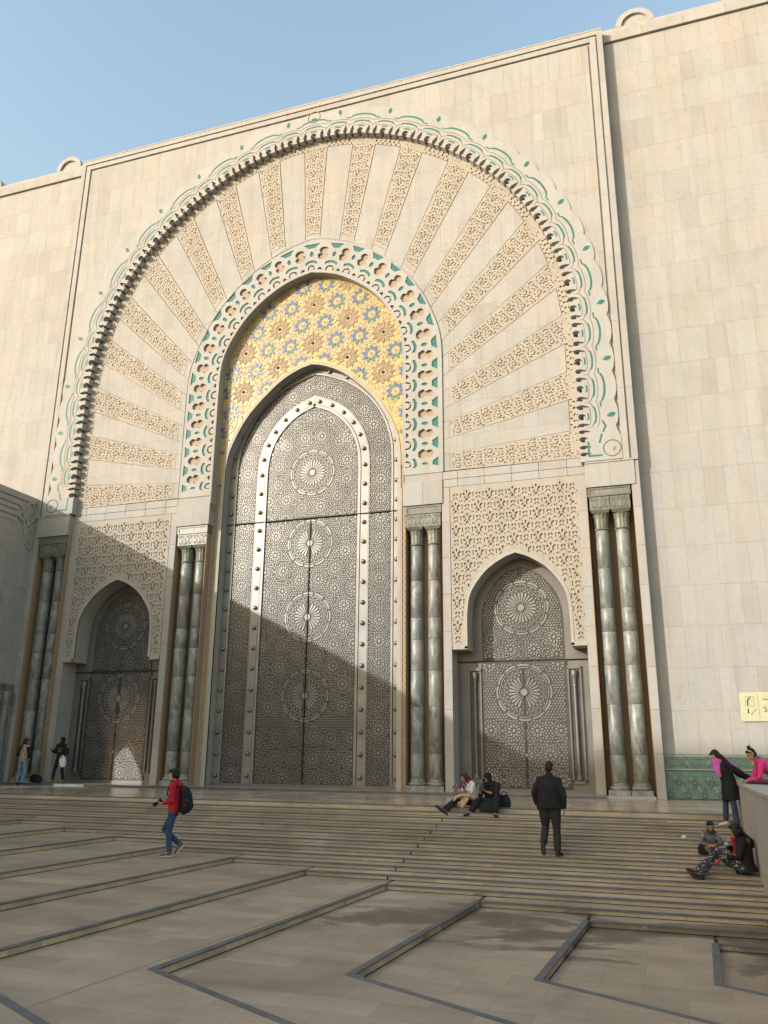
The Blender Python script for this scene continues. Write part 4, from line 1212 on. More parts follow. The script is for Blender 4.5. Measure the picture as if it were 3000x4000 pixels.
for k in range(0, 15):
    xe = XE(k)
    g = Geo()
    # solid under the tread, riser stones in front
    if k > 0: g.box(xe, XPAR+0.02, Yk(k)+0.045, Yk(k-1)+0.06, -2.0, Zk(k)-0.001)
    else: g.box(xe, XPAR+0.02, SY0+0.045, SY0+0.3, -2.0, -0.02)
    step = ad(g.obj('step', M['step_paving']), stair)
    for (a, b) in lengths(xe, XPAR+0.02, 1.62+0.2*(k % 3), JX):
        ga = 0.014 if abs(a-JX) < 1e-6 else 0.0015; gb = 0.014 if abs(b-JX) < 1e-6 else 0.0015
        g = Geo(); g.box(a+ga, b-gb, Yk(k)+0.012, Yk(k)+0.046, Zk(k+1)+0.010, Zk(k)-0.022); r = g.obj('riser', M['riser_stone']); r.parent = step
    for (a, b) in lengths(xe, XPAR+0.02, 2.35, JX):
        g = Geo(); g.box(a+0.0015, b-0.0015, Yk(k)-0.004, Yk(k)+0.075, Zk(k)-0.022, Zk(k)+0.003); r = g.obj('nosing', M['dark_nosing']); r.parent = step
    g = Geo(); g.box(xe, XPAR+0.02, Yk(k)+0.03, Yk(k)+0.05, Zk(k+1)-0.01, Zk(k)-0.03); r = g.obj('riser_shadow_line', M['black_gap']); r.parent = step  # black backing paints the shadow line in the gap under the riser
def flat(poly, z, z2):
    if area2(poly) < 0: poly = poly[::-1]
    v, T = region(poly); n = len(v)
    V = [(p.x, p.y, z) for p in v]+[(p.x, p.y, z2) for p in v]; F = [tuple(t) for t in T]; cnt = {}
    for t in T:
        for i in range(3): cnt[(t[i], t[(i+1) % 3])] = 1
    for (a, b) in cnt:
        if (b, a) not in cnt: F.append((b, a, a+n, b+n))
    return V, F
def lerp(a, b, t): return (a[0]+(b[0]-a[0])*t, a[1]+(b[1]-a[1])*t)
def run(pts, o):
    """offset an open L-shaped polyline (o > 0 towards the upper side = right-hand of travel from the stair)"""
    out_ = []
    for i, p in enumerate(pts):
        segs = ([(pts[i-1], p)] if i > 0 else [])+([(p, pts[i+1])] if i < len(pts)-1 else [])
        ns = []
        for a, b in segs:
            l = math.hypot(b[0]-a[0], b[1]-a[1]); ns.append(((b[1]-a[1])/l, -(b[0]-a[0])/l))
        if len(ns) == 2:
            mx, my = ns[0][0]+ns[1][0], ns[0][1]+ns[1][1]; q = 2.0/(mx*mx+my*my); out_.append((p[0]+mx*o*q, p[1]+my*o*q))
        else: out_.append((p[0]+ns[0][0]*o, p[1]+ns[0][1]*o))
    return out_
def quad_box(a0, a1, b0, b1, z0, z1):
    P = [a0, a1, b1, b0]
    if area2(P) < 0: P = P[::-1]
    V = [(p[0], p[1], z1) for p in P]+[(p[0], p[1], z0) for p in P]
    return V, [(0, 1, 2, 3), (0, 4, 5, 1), (1, 5, 6, 2), (2, 6, 7, 3), (3, 7, 4, 0)]
for k in range(1, 16):
    A, B = (XE(k-1), Yk(k-1)+0.05), (XE(k), Yk(k)) if k < 15 else None
    if k < 15:
        E_ = run([(XE(k), Yk(k)+0.03), CK(k), FE(k)], 0.06)
        poly = [A, CK(k-1), FE(k-1), E_[2], E_[1], (E_[0][0], Yk(k)), (E_[0][0], Yk(k-1)+0.05)]
    else:
        poly = [A, CK(14), FE(14), (60, -4), (60, Yk(14)+0.05)]
    V, F = flat(poly, Zk(k), Zk(k)-0.5)
    ter = tag(link('terrace', mesh_from('terrace', V, F, [M['terrace_paving']])), kind='structure')
    if k == 15: continue
    # edge of this terrace: dark nosing, riser with bounce light in its colour under it
    L = [(XE(k), Yk(k)+0.03), CK(k), FE(k)]
    A0, A1 = run(L, 0.0), run(L, 0.098); Rr0, Rr1 = run(L, 0.012), run(L, 0.05); G0, G1 = run(L, 0.03), run(L, 0.055)
    for s in (0, 1):
        ln = math.hypot(L[s+1][0]-L[s][0], L[s+1][1]-L[s][1]); n = max(1, int(ln/1.45))
        if s == 1: n = min(n, 8)
        lim = 1.0 if s == 0 else 1.0
        for i in range(n):
            t0, t1 = i/n, (i+1)/n
            e = 0.0012/ln*n
            V, F = quad_box(lerp(A0[s], A0[s+1], t0+e*0.5), lerp(A0[s], A0[s+1], t1-e*0.5), lerp(A1[s], A1[s+1], t0+e*0.5), lerp(A1[s], A1[s+1], t1-e*0.5), Zk(k)-0.014, Zk(k)+0.003)
            r = link('nosing', mesh_from('nosing', V, F, [M['dark_nosing']]), ter)
            V, F = quad_box(lerp(Rr0[s], Rr0[s+1], t0), lerp(Rr0[s], Rr0[s+1], t1-e), lerp(Rr1[s], Rr1[s+1], t0), lerp(Rr1[s], Rr1[s+1], t1-e), Zk(k+1)+0.007, Zk(k)-0.0145)
            r = link('riser', mesh_from('riser', V, F, [M['kerb_riser']]), ter)
        V, F = quad_box(G0[s], G0[s+1], G1[s], G1[s+1], Zk(k+1)-0.02, Zk(k)-0.032); link('riser_shadow_line', mesh_from('riser_shadow_line', V, F, [M['black_gap']]), ter)  # painted shadow line along the foot of the kerb
    if k == 11:
        V, F = quad_box((7.12, 15.18), (6.56, 6.93), (7.147, 15.18), (6.587, 6.93), Zk(k)-0.01, Zk(k)+0.0035)
        link('movement_joint', mesh_from('movement_joint', V, F, [M['dusty_shaded_recess_stone']]), ter)
# ground under everything, out to the horizon
g = Geo(); g.box(-900, 900, -900, 900, -3.0, -2.3); tag(g.obj('ground', M['terrace_paving']), kind='structure')
g = Geo(); g.box(-60, -12.6, -60, SY0, -2.2, -0.006); tag(g.obj('plaza', M['terrace_paving']), kind='structure')

# ------------------------------------------------------------------ parapet beside the stairs
par = tag(empty('parapet_wall', loc=(XPAR+0.3, 16, -0.5)), 'plain cream stone parapet wall beside the stairs on the right', 'wall')
y = 11.0; yy = [11.0, 12.7, 14.55, 16.42, 18.1, 19.7, 20.95]
for a, b in zip(yy[:-1], yy[1:]):
    g = Geo(); g.box(XPAR, XPAR+0.50, a+0.003, b-0.003, -2.0, 0.645); ad(g.obj('wall_stone', M['slab_stone']), par)
    g = Geo(); g.box(XPAR-0.025, XPAR+0.525, a+0.002, b-0.002, 0.65, 0.705); ad(g.obj('coping', M['slab_stone']), par)
g = Geo(); g.box(XPAR+0.01, XPAR+0.49, 11.01, 20.94, -2.0, 0.69); ad(g.obj('wall_core', M['mortar']), par)

# ------------------------------------------------------------------ arcaded wing at the left, running towards the viewer
XW0 = -12.172
ZW = 11.46
wing = tag(empty('arcade_wing', loc=(XW0, 10, 0)), 'lower cream stone wing with blind arches meeting the mosque front at the left', 'building')
def wing_part(V, F, name, mat, parent=None, sm=False):
    o = link(name, mesh_from(name, V, F, [M[mat]], smooth=sm))
    return ad(o, wing) if parent is None else adopt2(o, parent)
def adopt2(o, p): o.parent = p; return o
def to_wing(V, x0, sgn=1):
    """(u, y, v) facade-style coords -> wing wall: u along world Y, depth into -X"""
    return [(x0-yv, u, v) for u, yv, v in V]
bay_c = [22.45-6.9*i for i in range(9)]
big_half = [(0, 9.75), (0.6, 9.5), (1.35, 8.9), (2.05, 8.2), (2.6, 7.6), (2.95, 6.9), (3.05, 6.2), (3.05, 5.0), (3.05, 3.75)]
BA = arch(big_half)
# front skin with the arch recesses, back skin with the doorways the sun comes through
y_far, y_near = 26.62, -42.0
sk_holes = []
for c in bay_c:
    a = shift(BA, c); sk_holes.append(a+[(a[-1][0], 0.02), (a[0][0], 0.02)])
V, F = plate(rect(y_near, y_far, 0.0, ZW-0.01), sk_holes, 0.03, 0.28, back=True)
skin = wing_part(to_wing(V, XW0), [f[::-1] for f in F], 'wall', 'trim_stone')
dr = []
for i, c in enumerate(bay_c):
    w = 0.95
    cc = {0: 21.35, 1: 12.6}.get(i, c-0.4)
    dr.append([(cc-w, 0.02), (cc+w, 0.02), (cc+w, 3.35), (cc+w*0.6, 3.85), (cc, 4.2), (cc-w*0.6, 3.85), (cc-w, 3.35)])
V, F = plate(rect(y_near, y_far, 0.0, ZW-0.5), dr, 0.28, 0.60, back=True)
wing_part(to_wing(V, XW0), [f[::-1] for f in F], 'arch_infill', 'trim_stone', skin)
# facing slabs on the part in view
def wing_slabs():
    rng = random.Random(5)
    cut = shift(BA, bay_c[0]); cut = cut+[(cut[-1][0], 0), (cut[0][0], 0)]
    n = 0
    for a, b, c, d in courses(17.0, y_far, 3.74, 10.2, 1.29, (0.5, 0.75, 1.0), rng):
        cell = rect(a+0.003, b-0.003, c+0.004, d-0.004)
        ins = [pt_in(cut, *p) for p in cell+[((a+b)/2, (c+d)/2)]]
        if all(ins): continue
        if any(ins): v, T = difference(cell, cut)
        else: v, T = region(cell)
        if not T: continue
        V, F = extrude(v, T, 0.0, 0.05)
        wing_part(to_wing(V, XW0), [f[::-1] for f in F], 'slab', 'slab_stone', skin)
wing_slabs()
# impost, columns in the corner, roof edge mouldings and the knot ornament
for (z0, z1, d) in ((11.20, ZW, 0.03), (10.93, 11.12, 0.02), (10.70, 10.87, 0.02), (10.44, 10.63, 0.02), (10.20, 10.38, 0.02)):
    g = Geo()
    if z0 > 11.15: g.box(XW0-0.6, XW0+d, y_near, y_far, z0, z1)
    else: g.box(XW0-0.2, XW0+d, 17.0, 25.55, z0, z1)
    adopt2(ad(g.obj('roof_moulding', M['trim_stone']), wing), skin); 
KN = [0]
def knot(pts, w=0.11):
    for (a, b) in zip(pts[:-1], pts[1:]):
        dx, dz = b[0]-a[0], b[1]-a[1]; l = math.hypot(dx, dz); nx, nz = -dz/l*w/2, dx/l*w/2; ex, ez = dx/l*w/2, dz/l*w/2
        V, F = prism([(a[0]+nx-ex, a[1]+nz-ez), (a[0]-nx-ex, a[1]-nz-ez), (b[0]-nx+ex, b[1]-nz+ez), (b[0]+nx+ex, b[1]+nz+ez)], -0.03-0.0025*KN[0], 0.03); KN[0] += 1
        wing_part(to_wing(V, XW0), [f[::-1] for f in F], 'knot_band', 'slab_stone', skin)
for P in ([(25.55, 11.03), (25.75, 10.83), (26.25, 11.25), (26.52, 10.95), (26.52, 10.55), (25.95, 10.05)], [(25.55, 10.53), (25.80, 10.35), (26.35, 10.85)], [(25.85, 10.62), (26.25, 10.25), (26.45, 10.05)], [(26.10, 10.85), (25.90, 10.35), (26.05, 9.80), (26.40, 9.45)], [(26.45, 10.25), (26.10, 9.85), (26.15, 9.45), (26.35, 9.25), (26.5, 9.55)]):
    knot(P, 0.10)
g = Geo(); g.box(XW0-0.45, XW0-0.004, 26.56, 26.99, 0.0, ZW-0.3); adopt2(ad(g.obj('leak_filler', M['trim_stone']), wing), skin)  # filler box added to keep stray sun out of the corner
g = Geo(); g.box(XW0-0.26, XW0+0.035, 25.5, y_far, 3.45, 3.73); adopt2(ad(g.obj('impost_block', M['carved_marble']), wing), skin)
for yc in (25.78, 26.28):
    V, F = lathe([(0.24, 0.0), (0.24, 0.2), (0.2, 0.24), (0.19, 2.75), (0.22, 2.8), (0.2, 2.85), (0.25, 3.2), (0.25, 3.45)], 20, XW0-0.03, yc, 0.0); wing_part(V, F, 'marble_column', 'green_marble', skin)
g = Geo(); g.box(XW0-6.5, XW0-0.6, y_near, y_far, ZW-0.5, ZW-0.1); ad(g.obj('roof', M['trim_stone']), wing)
# open outer side of the gallery: piers only
for i in range(11):
    yc = 25.9-6.9*i; g = Geo(); g.box(XW0-6.5, XW0-6.0, yc-0.35, yc+0.35, 0, ZW-0.5); ad(g.obj('pier', M['trim_stone']), wing)

# ------------------------------------------------------------------ unseen gallery behind the viewer, sized to cast the low shade
gal = tag(empty('shading_gallery', loc=(-40, -40, 0)), 'unseen stone gallery behind the viewer, height and length set for its shadow', 'building')
GZ = 1.55+(26.6+40)*0.44  # height worked back from where its shadow ends on the facade
hol = []
for i in range(7):
    c = -56+i*6.0; a = arch([(0, 11.5), (0.8, 11.0), (1.7, 9.8), (2.1, 8.4), (2.1, 6.0)]); a = shift(a, c); hol.append(a+[(a[-1][0], 0.02), (a[0][0], 0.02)])
V, F = plate(rect(-59.5, -17.0, -2.3, GZ), hol, 0.0, 0.8, back=True)
V = [(x, -40-yv, z) for x, yv, z in V]
ad(link('wall', mesh_from('wall', V, [f[::-1] for f in F], [M['trim_stone']])), gal)
g = Geo(); g.box(-59.5, -17, -48, -47.2, -2.3, GZ); ad(g.obj('rear_wall', M['trim_stone']), gal)
g = Geo(); g.box(-59.5, -17, -47.2, -40.8, GZ-1, GZ-0.5); ad(g.obj('roof', M['trim_stone']), gal)
# ------------------------------------------------------------------ people
def v3(*a): return Vector(a)
def tube3(P, rad, lat=None, n=12):
    """closed swept tube; rad = radius or (side, depth) per point"""
    P = [Vector(p) for p in P]; V = []; F = []
    m = len(P)
    for i, p in enumerate(P):
        t = (P[min(i+1, m-1)]-P[max(i-1, 0)]).normalized()
        s = Vector(lat) if lat is not None else (Vector((1, 0, 0)) if abs(t.x) < 0.8 else Vector((0, 1, 0)))
        s = (s-t*s.dot(t)).normalized(); u = t.cross(s)
        r = rad[i]; a, b = (r, r) if not isinstance(r, tuple) else r
        for k in range(n):
            q = 2*math.pi*k/n; V.append(p+s*(a*math.cos(q))+u*(b*math.sin(q)))
    for i in range(m-1):
        for k in range(n):
            j = (k+1) % n; F.append((i*n+k, i*n+j, (i+1)*n+j, (i+1)*n+k))
    F.append(tuple(range(n))[::-1]); F.append(tuple((m-1)*n+k for k in range(n)))
    return V, F
def ball(c, r, fwd=(0, 1, 0), up=(0, 0, 1), n=12, m=8):
    c = Vector(c); f = Vector(fwd).normalized(); u = Vector(up); u = (u-f*u.dot(f)).normalized(); s = f.cross(u)
    a, b, d = r if isinstance(r, tuple) else (r, r, r)          # side, forward, up
    V = [c+u*d]; F = []
    for i in range(1, m):
        t = math.pi*i/m
        for k in range(n):
            q = 2*math.pi*k/n; V.append(c+s*(a*math.sin(t)*math.cos(q))+f*(b*math.sin(t)*math.sin(q))+u*(d*math.cos(t)))
    V.append(c-u*d); L = len(V)-1
    for k in range(n): F.append((0, 1+k, 1+(k+1) % n)); F.append((L, L-n+(k+1) % n, L-n+k))
    for i in range(m-2):
        for k in range(n):
            a0 = 1+i*n+k; a1 = 1+i*n+(k+1) % n; F.append((a0, a0+n, a1+n, a1))
    return V, F
def solid(parts, voxel=0.014, smooth=4, cut=None):
    g = Geo()
    for V, F in parts: g.add(V, F)
    me = mesh_from('tmp', g.V, g.F); o = bpy.data.objects.new('tmp', me); col.objects.link(o)
    bm = bmesh.new(); bm.from_mesh(me); bmesh.ops.recalc_face_normals(bm, faces=bm.faces); bm.to_mesh(me); bm.free()
    r = o.modifiers.new('r', 'REMESH'); r.mode = 'VOXEL'; r.voxel_size = voxel; r.use_smooth_shade = True
    if smooth: s = o.modifiers.new('s', 'SMOOTH'); s.iterations = smooth; s.factor = 0.5
    dg = bpy.context.evaluated_depsgraph_get(); out_ = bpy.data.meshes.new_from_object(o.evaluated_get(dg))
    bpy.data.objects.remove(o, do_unlink=True); bpy.data.meshes.remove(me)
    return out_
def cloth(name, c, rough=0.85, amt=0.22, sc=14):
    if name in M: return M[name]
    m, nt, b = nodes_of(name); p = coords(nt, obj=True)
    n1 = noise(nt, p, sc*0.35, 4, 0.6, 0.6); n2 = noise(nt, p, sc*6, 3, 0.6)
    cc = ramp(nt, n1, [(0.3, mul(c, 1-amt)), (0.7, mul(c, 1+amt))])
    nt.links.new(cc, b.inputs['Base Color']); b.inputs['Roughness'].default_value = rough
    b.inputs['Specular IOR Level'].default_value = 0.25
    s = mth(nt, 'ADD', n1, mth(nt, 'MULTIPLY', n2, 0.25)); bump(nt, b, s, 0.5, 0.03)
    M[name] = m; return m
def speckle(name, base, spot, scale=30, thr=0.6, stretch=(1, 1, 1)):
    m, nt, b = nodes_of(name); p = coords(nt, stretch, obj=True)
    n = noise(nt, p, scale, 2, 0.5); c = ramp(nt, n, [(thr-0.02, base), (thr+0.02, spot)])
    nt.links.new(c, b.inputs['Base Color']); b.inputs['Roughness'].default_value = 0.85; M[name] = m; return m
cloth('skin_tan', (0.30, 0.17, 0.11), 0.55, 0.06); cloth('skin_pale', (0.42, 0.26, 0.18), 0.55, 0.06)
cloth('hair_black', (0.010, 0.008, 0.007), 0.45, 0.3, 30); cloth('hair_brown', (0.035, 0.015, 0.011), 0.45, 0.3, 30)
cloth('black_cloth', (0.011, 0.0115, 0.014)); cloth('charcoal_cloth', (0.022, 0.022, 0.022)); cloth('navy_cloth', (0.012, 0.014, 0.024))
cloth('red_cloth', (0.33, 0.014, 0.022)); cloth('denim', (0.030, 0.052, 0.125)); cloth('light_denim', (0.115, 0.20, 0.30)); cloth('dark_denim', (0.030, 0.042, 0.085))
cloth('white_knit', (0.50, 0.50, 0.53)); cloth('beige_coat', (0.40, 0.27, 0.18)); cloth('pink_scarf', (0.48, 0.10, 0.38)); cloth('pink_top', (0.50, 0.035, 0.165))
cloth('grey_cloth', (0.10, 0.105, 0.13)); cloth('olive_scarf', (0.050, 0.042, 0.030)); cloth('leather_black', (0.018, 0.016, 0.015), 0.45); cloth('tan_boot', (0.21, 0.088, 0.028), 0.7)
cloth('sole_white', (0.55, 0.53, 0.48), 0.7, 0.1); cloth('sneaker_grey', (0.10, 0.085, 0.07)); cloth('pink_shoe', (0.45, 0.06, 0.14)); cloth('white_plastic', (0.55, 0.56, 0.58), 0.4)
cloth('fur_brown', (0.075, 0.058, 0.030), 0.95, 0.5, 40); cloth('dark_red_cloth', (0.20, 0.012, 0.022)); cloth('purple_bag', (0.085, 0.018, 0.055)); cloth('mauve_bag', (0.34, 0.20, 0.30)); cloth('pale_band', (0.42, 0.44, 0.34))
cloth('lip', (0.26, 0.085, 0.07), 0.5, 0.05); cloth('pale_blue', (0.26, 0.33, 0.42)); cloth('sole_brown', (0.06, 0.045, 0.035)); cloth('eye_dark', (0.012, 0.009, 0.008), 0.3)
speckle('dotted_trousers', (0.014, 0.016, 0.024), (0.45, 0.47, 0.50), 34, 0.62, (1, 0.35, 1)); speckle('patterned_top', (0.10, 0.075, 0.06), (0.36, 0.30, 0.24), 26, 0.50)
cloth('print_grey', (0.20, 0.20, 0.22))

def rot_pts(J, rz):
    m = Matrix.Rotation(rz, 3, 'Z')
    return {k: (m @ Vector(v)) for k, v in J.items()}
def head_parts(J, s=1.0):
    c, f, u = J['head'], J['look'].normalized(), J.get('hup', Vector((0, 0, 1)))
    u = (u-f*u.dot(f)).normalized(); sd = f.cross(u)
    P = [ball(c+u*0.02*s, (0.073*s, 0.092*s, 0.092*s), f, u), ball(c+f*0.028*s-u*0.055*s, (0.055*s, 0.062*s, 0.070*s), f, u),
         tube3([c+f*0.088*s+u*0.005*s, c+f*0.112*s-u*0.032*s, c+f*0.092*s-u*0.045*s], [0.011*s, 0.015*s, 0.012*s]),
         ball(c+f*0.066*s-u*0.098*s, (0.026*s, 0.022*s, 0.02*s), f, u)]
    for d in (-1, 1): P.append(ball(c+sd*d*0.074*s-f*0.008*s-u*0.012*s, (0.012*s, 0.020*s, 0.032*s), f, u, 8, 6))
    return P
def hand_parts(w, d, curl, s=1.0, thumb=1):
    """w wrist, d pointing direction, curl = direction the fingers bend to"""
    d = d.normalized(); c = (curl-d*curl.dot(d)).normalized(); sd = d.cross(c)
    P = [tube3([w, w+d*0.03*s, w+d*0.085*s], [(0.026*s, 0.018*s), (0.036*s, 0.016*s), (0.040*s, 0.014*s)], sd)]
    for i, L in enumerate((0.066, 0.076, 0.072, 0.056)):
        a = w+d*0.085*s+sd*(0.030-0.020*i)*s
        b = a+(d*0.8+c*0.45).normalized()*L*0.5*s; e = b+(d*0.35+c*0.9).normalized()*L*0.55*s
        P.append(tube3([a-d*0.02*s, a, b, e], [0.0095*s, 0.0095*s, 0.009*s, 0.007*s], None, 7))
    a = w+d*0.03*s+sd*0.032*s*thumb; P.append(tube3([a-d*0.01*s, a+(d*0.6+sd*thumb*0.7)*0.035*s, a+(d*0.9+sd*thumb*0.5+c*0.5)*0.06*s], [0.013*s, 0.011*s, 0.008*s], None, 7))
    return P
def person(name, label, loc, rz, J, s=1.0, skin='skin_tan', heel=None):
    J = rot_pts({k: tuple(v) for k, v in J.items()}, rz)
    P = head_parts(J, s)
    ch, pe, nk = J['chest'], J['pelvis'], J['neck']; lat = (J['sr']-J['sl']).normalized()
    P.append(tube3([nk-(J['head']-nk)*0.2, nk, J['head']-J['look'].normalized()*0.01*s], [0.055*s, 0.052*s, 0.05*s]))
    P.append(tube3([pe, pe+(ch-pe)*0.45, ch, ch+(nk-ch)*0.7], [(0.145*s, 0.10*s), (0.125*s, 0.09*s), (0.155*s, 0.10*s), (0.10*s, 0.06*s)], lat, 16))
    for d in ('l', 'r'):
        P.append(tube3([J['s'+d]+(ch-J['s'+d])*0.3, J['s'+d], (J['s'+d]+J['e'+d])/2, J['e'+d], (J['e'+d]+J['w'+d])/2, J['w'+d]], [0.05*s, 0.052*s, 0.046*s, 0.038*s, 0.034*s, 0.025*s]))
        hd = J['w'+d]-J['e'+d]; hd = J.get('hd'+d, hd)
        P += hand_parts(J['w'+d], hd, J.get('curl'+d, (pe-J['w'+d])*1.0+Vector((0, 0, 0.01))), s, 1 if d == 'l' else -1)
        P.append(tube3([pe+(J['h'+d]-pe)*0.4, J['h'+d], (J['h'+d]+J['k'+d])/2, J['k'+d], (J['k'+d]+J['a'+d])/2, J['a'+d]], [0.08*s, 0.085*s, 0.072*s, 0.052*s, 0.050*s, 0.035*s]))
        P.append(tube3([J['a'+d], (J['a'+d]*0.5+J['t'+d]*0.5), J['t'+d]], [0.036*s, (0.038*s, 0.028*s), (0.034*s, 0.018*s)]))
    me = solid(P, 0.009*s, 2); me.materials.append(M[skin])
    b = tag(link(name, me, None, loc), label, 'person')
    f = J['look'].normalized(); u = J.get('hup', Vector((0, 0, 1))); u = (u-f*u.dot(f)).normalized(); sd = f.cross(u); c = J['head']
    for d in (-1, 1):
        V, F = ball(c+f*0.083*s+sd*d*0.031*s+u*0.004*s, (0.013*s, 0.009*s, 0.008*s), f, u, 8, 6); link('eye', mesh_from('eye', V, F, [M['eye_dark']], smooth=True), b)
    V, F = ball(c+f*0.086*s-u*0.066*s, (0.024*s, 0.010*s, 0.008*s), f, u, 8, 6); link('lips', mesh_from('lips', V, F, [M['lip']], smooth=True), b)
    return b, J
def wear(b, name, parts, mat, voxel=0.013, smooth=3):
    me = solid(parts, voxel, smooth); me.materials.append(M[mat]); return link(name, me, b)
def top(b, J, mat, s=1.0, fat=1.0, hem=None, sleeve=1.0, name='jacket', hemr=None, voxel=0.013, collar=True):
    ch, pe, nk = J['chest'], J['pelvis'], J['neck']; lat = (J['sr']-J['sl']).normalized()
    hm = hem if hem is not None else pe-(ch-pe).normalized()*0.08*s
    hr = hemr or (0.185*s*fat, 0.135*s*fat)
    P = [tube3([hm, pe+(ch-pe)*0.15, pe+(ch-pe)*0.6, ch, ch+(nk-ch)*0.55, nk], [hr, (0.18*s*fat, 0.132*s*fat), (0.175*s*fat, 0.128*s*fat), (0.19*s*fat, 0.128*s*fat), (0.15*s, 0.095*s), (0.07*s, 0.065*s)], lat, 18)]
    P.append(tube3([J['sl'], J['sl']*0.5+J['sr']*0.5+(nk-ch)*0.12, J['sr']], [0.074*s, 0.10*s, 0.074*s]))
    if collar: P.append(tube3([nk-(J['head']-nk)*0.15, nk+(J['head']-nk)*0.25], [0.072*s, 0.066*s]))
    for d in ('l', 'r'):
        sh, el, wr = J['s'+d], J['e'+d], J['w'+d]; end = el+(wr-el)*sleeve
        P.append(tube3([ch+(sh-ch)*0.45, sh, (sh+el)/2, el, (el+end)/2, end], [0.075*s, 0.078*s*fat**0.5, 0.066*s*fat**0.5, 0.056*s, 0.050*s, 0.043*s]))
    return wear(b, name, P, mat, voxel)
def legs(b, J, mat, s=1.0, fat=1.0, end=0.96, name='trousers', flare=1.0, voxel=0.013):
    pe = J['pelvis']; lat = (J['hr']-J['hl']).normalized(); upd = (J['chest']-pe).normalized()
    P = [tube3([pe-upd*0.08*s, pe, pe+upd*0.10*s], [(0.135*s*fat, 0.105*s*fat), (0.16*s*fat, 0.12*s*fat), (0.15*s*fat, 0.11*s*fat)], lat, 16)]
    for d in ('l', 'r'):
        h, k, a = J['h'+d], J['k'+d], J['a'+d]; e = k+(a-k)*end
        P.append(tube3([pe+(h-pe)*0.5, h, (h+k)/2, k, (k+e)/2, e], [0.085*s*fat, 0.098*s*fat, 0.084*s*fat, 0.066*s*fat**0.5, 0.062*s*flare, 0.054*s*flare]))
    return wear(b, name, P, mat, voxel)
def shoes(b, J, mat, s=1.0, sole=None, boot=0.0, which=('l', 'r')):
    for d in which:
        a, t, k = J['a'+d], J['t'+d], J['k'+d]; f = (t-a); f = f.normalized(); upv = (k-a).normalized()
        sd = f.cross(upv).normalized(); dn = f.cross(sd); dn = dn if dn.dot(upv) < 0 else -dn
        he = a-f*0.045*s+dn*0.045*s; to = t+f*0.035*s
        P = [tube3([he, a+dn*0.035*s, a*0.5+t*0.5+dn*0.012*s, t, to], [(0.034*s, 0.04*s), (0.040*s, 0.046*s), (0.046*s, 0.036*s), (0.046*s, 0.028*s), (0.03*s, 0.018*s)], sd, 12), tube3([a+dn*0.03*s, a+upv*(0.05+boot)*s], [0.048*s, 0.05*s+boot*0.05])]
        o = wear(b, 'shoe', P, mat, 0.010, 2)
        if sole:
            q = [he+dn*0.035*s, a+dn*0.075*s, a*0.5+t*0.5+dn*0.045*s, t+dn*0.028*s, to+dn*0.012*s]
            wear(b, 'shoe_sole', [tube3(q, [(0.034*s, 0.014*s), (0.044*s, 0.015*s), (0.05*s, 0.015*s), (0.048*s, 0.013*s), (0.03*s, 0.01*s)], sd, 10)], sole, 0.009, 1)
def hair(b, J, mat='hair_black', s=1.0, style='short', long=None):
    c, f = J['head'], J['look'].normalized(); u = J.get('hup', Vector((0, 0, 1))); u = (u-f*u.dot(f)).normalized(); sd = f.cross(u)
    P = [ball(c-f*0.022*s+u*0.045*s, (0.084*s, 0.096*s, 0.082*s), f, u, 14, 10), ball(c-f*0.045*s-u*0.01*s, (0.080*s, 0.070*s, 0.095*s), f, u)]
    if style == 'fringe': P += [ball(c+f*0.062*s+u*0.070*s, (0.068*s, 0.036*s, 0.036*s), f, u)]+[ball(c+sd*d*0.070*s+f*0.01*s+u*0.0*s, (0.022*s, 0.05*s, 0.07*s), f, u) for d in (-1, 1)]
    if style == 'short': P += [ball(c+f*0.04*s+u*0.085*s, (0.06*s, 0.045*s, 0.025*s), f, u)]
    if style in ('long', 'bun'): P += [ball(c+f*0.045*s+u*0.080*s, (0.066*s, 0.046*s, 0.03*s), f, u)]
    if style == 'long':
        P += [ball(c+sd*d*0.070*s+f*0.0*s-u*0.03*s, (0.026*s, 0.055*s, 0.10*s), f, u) for d in (-1, 1)]
        P.append(tube3([c-f*0.05*s]+[Vector(p) for p in long], [(0.085*s, 0.05*s)]+[(0.09*s, 0.04*s)]*(len(long)-1)+[(0.05*s, 0.025*s)], sd, 12))
    if style == 'bun': P.append(ball(c-f*0.03*s+u*0.145*s, 0.042*s))
    return wear(b, 'hair', P, mat, 0.010, 2)
def hijab(b, J, mat, s=1.0, drape=None, big=1.0):
    c, f, nk = J['head'], J['look'].normalized(), J['neck']; u = J.get('hup', Vector((0, 0, 1))); u = (u-f*u.dot(f)).normalized(); sd = f.cross(u)
    P = [ball(c-f*0.028*s+u*0.030*s, (0.096*s*big, 0.104*s*big, 0.104*s*big), f, u, 14, 10), ball(c+f*0.028*s+u*0.078*s, (0.074*s, 0.06*s, 0.035*s), f, u)]
    P += [tube3([c-f*0.03*s-u*0.04*s, nk+f*0.01*s, nk-(nk-J['chest'])*0.35+f*0.02*s], [(0.092*s, 0.09*s), (0.10*s, 0.10*s), (0.15*s, 0.12*s)], sd, 14)]
    P += [ball(c+sd*d*0.068*s+f*0.03*s-u*0.045*s, (0.030*s, 0.045*s, 0.085*s), f, u) for d in (-1, 1)]+[ball(c+f*0.045*s-u*0.135*s, (0.07*s, 0.04*s, 0.035*s), f, u)]
    if drape: P.append(tube3(*drape))
    return wear(b, 'headscarf', P, mat, 0.011, 2)

stand = dict(pelvis=(0, 0, 0.93), chest=(0, 0, 1.30), neck=(0, 0.0, 1.48), head=(0, 0.02, 1.60), look=(0, 1, 0), sl=(-0.19, 0, 1.42), sr=(0.19, 0, 1.42),
             hl=(-0.095, 0, 0.90), hr=(0.095, 0, 0.90))
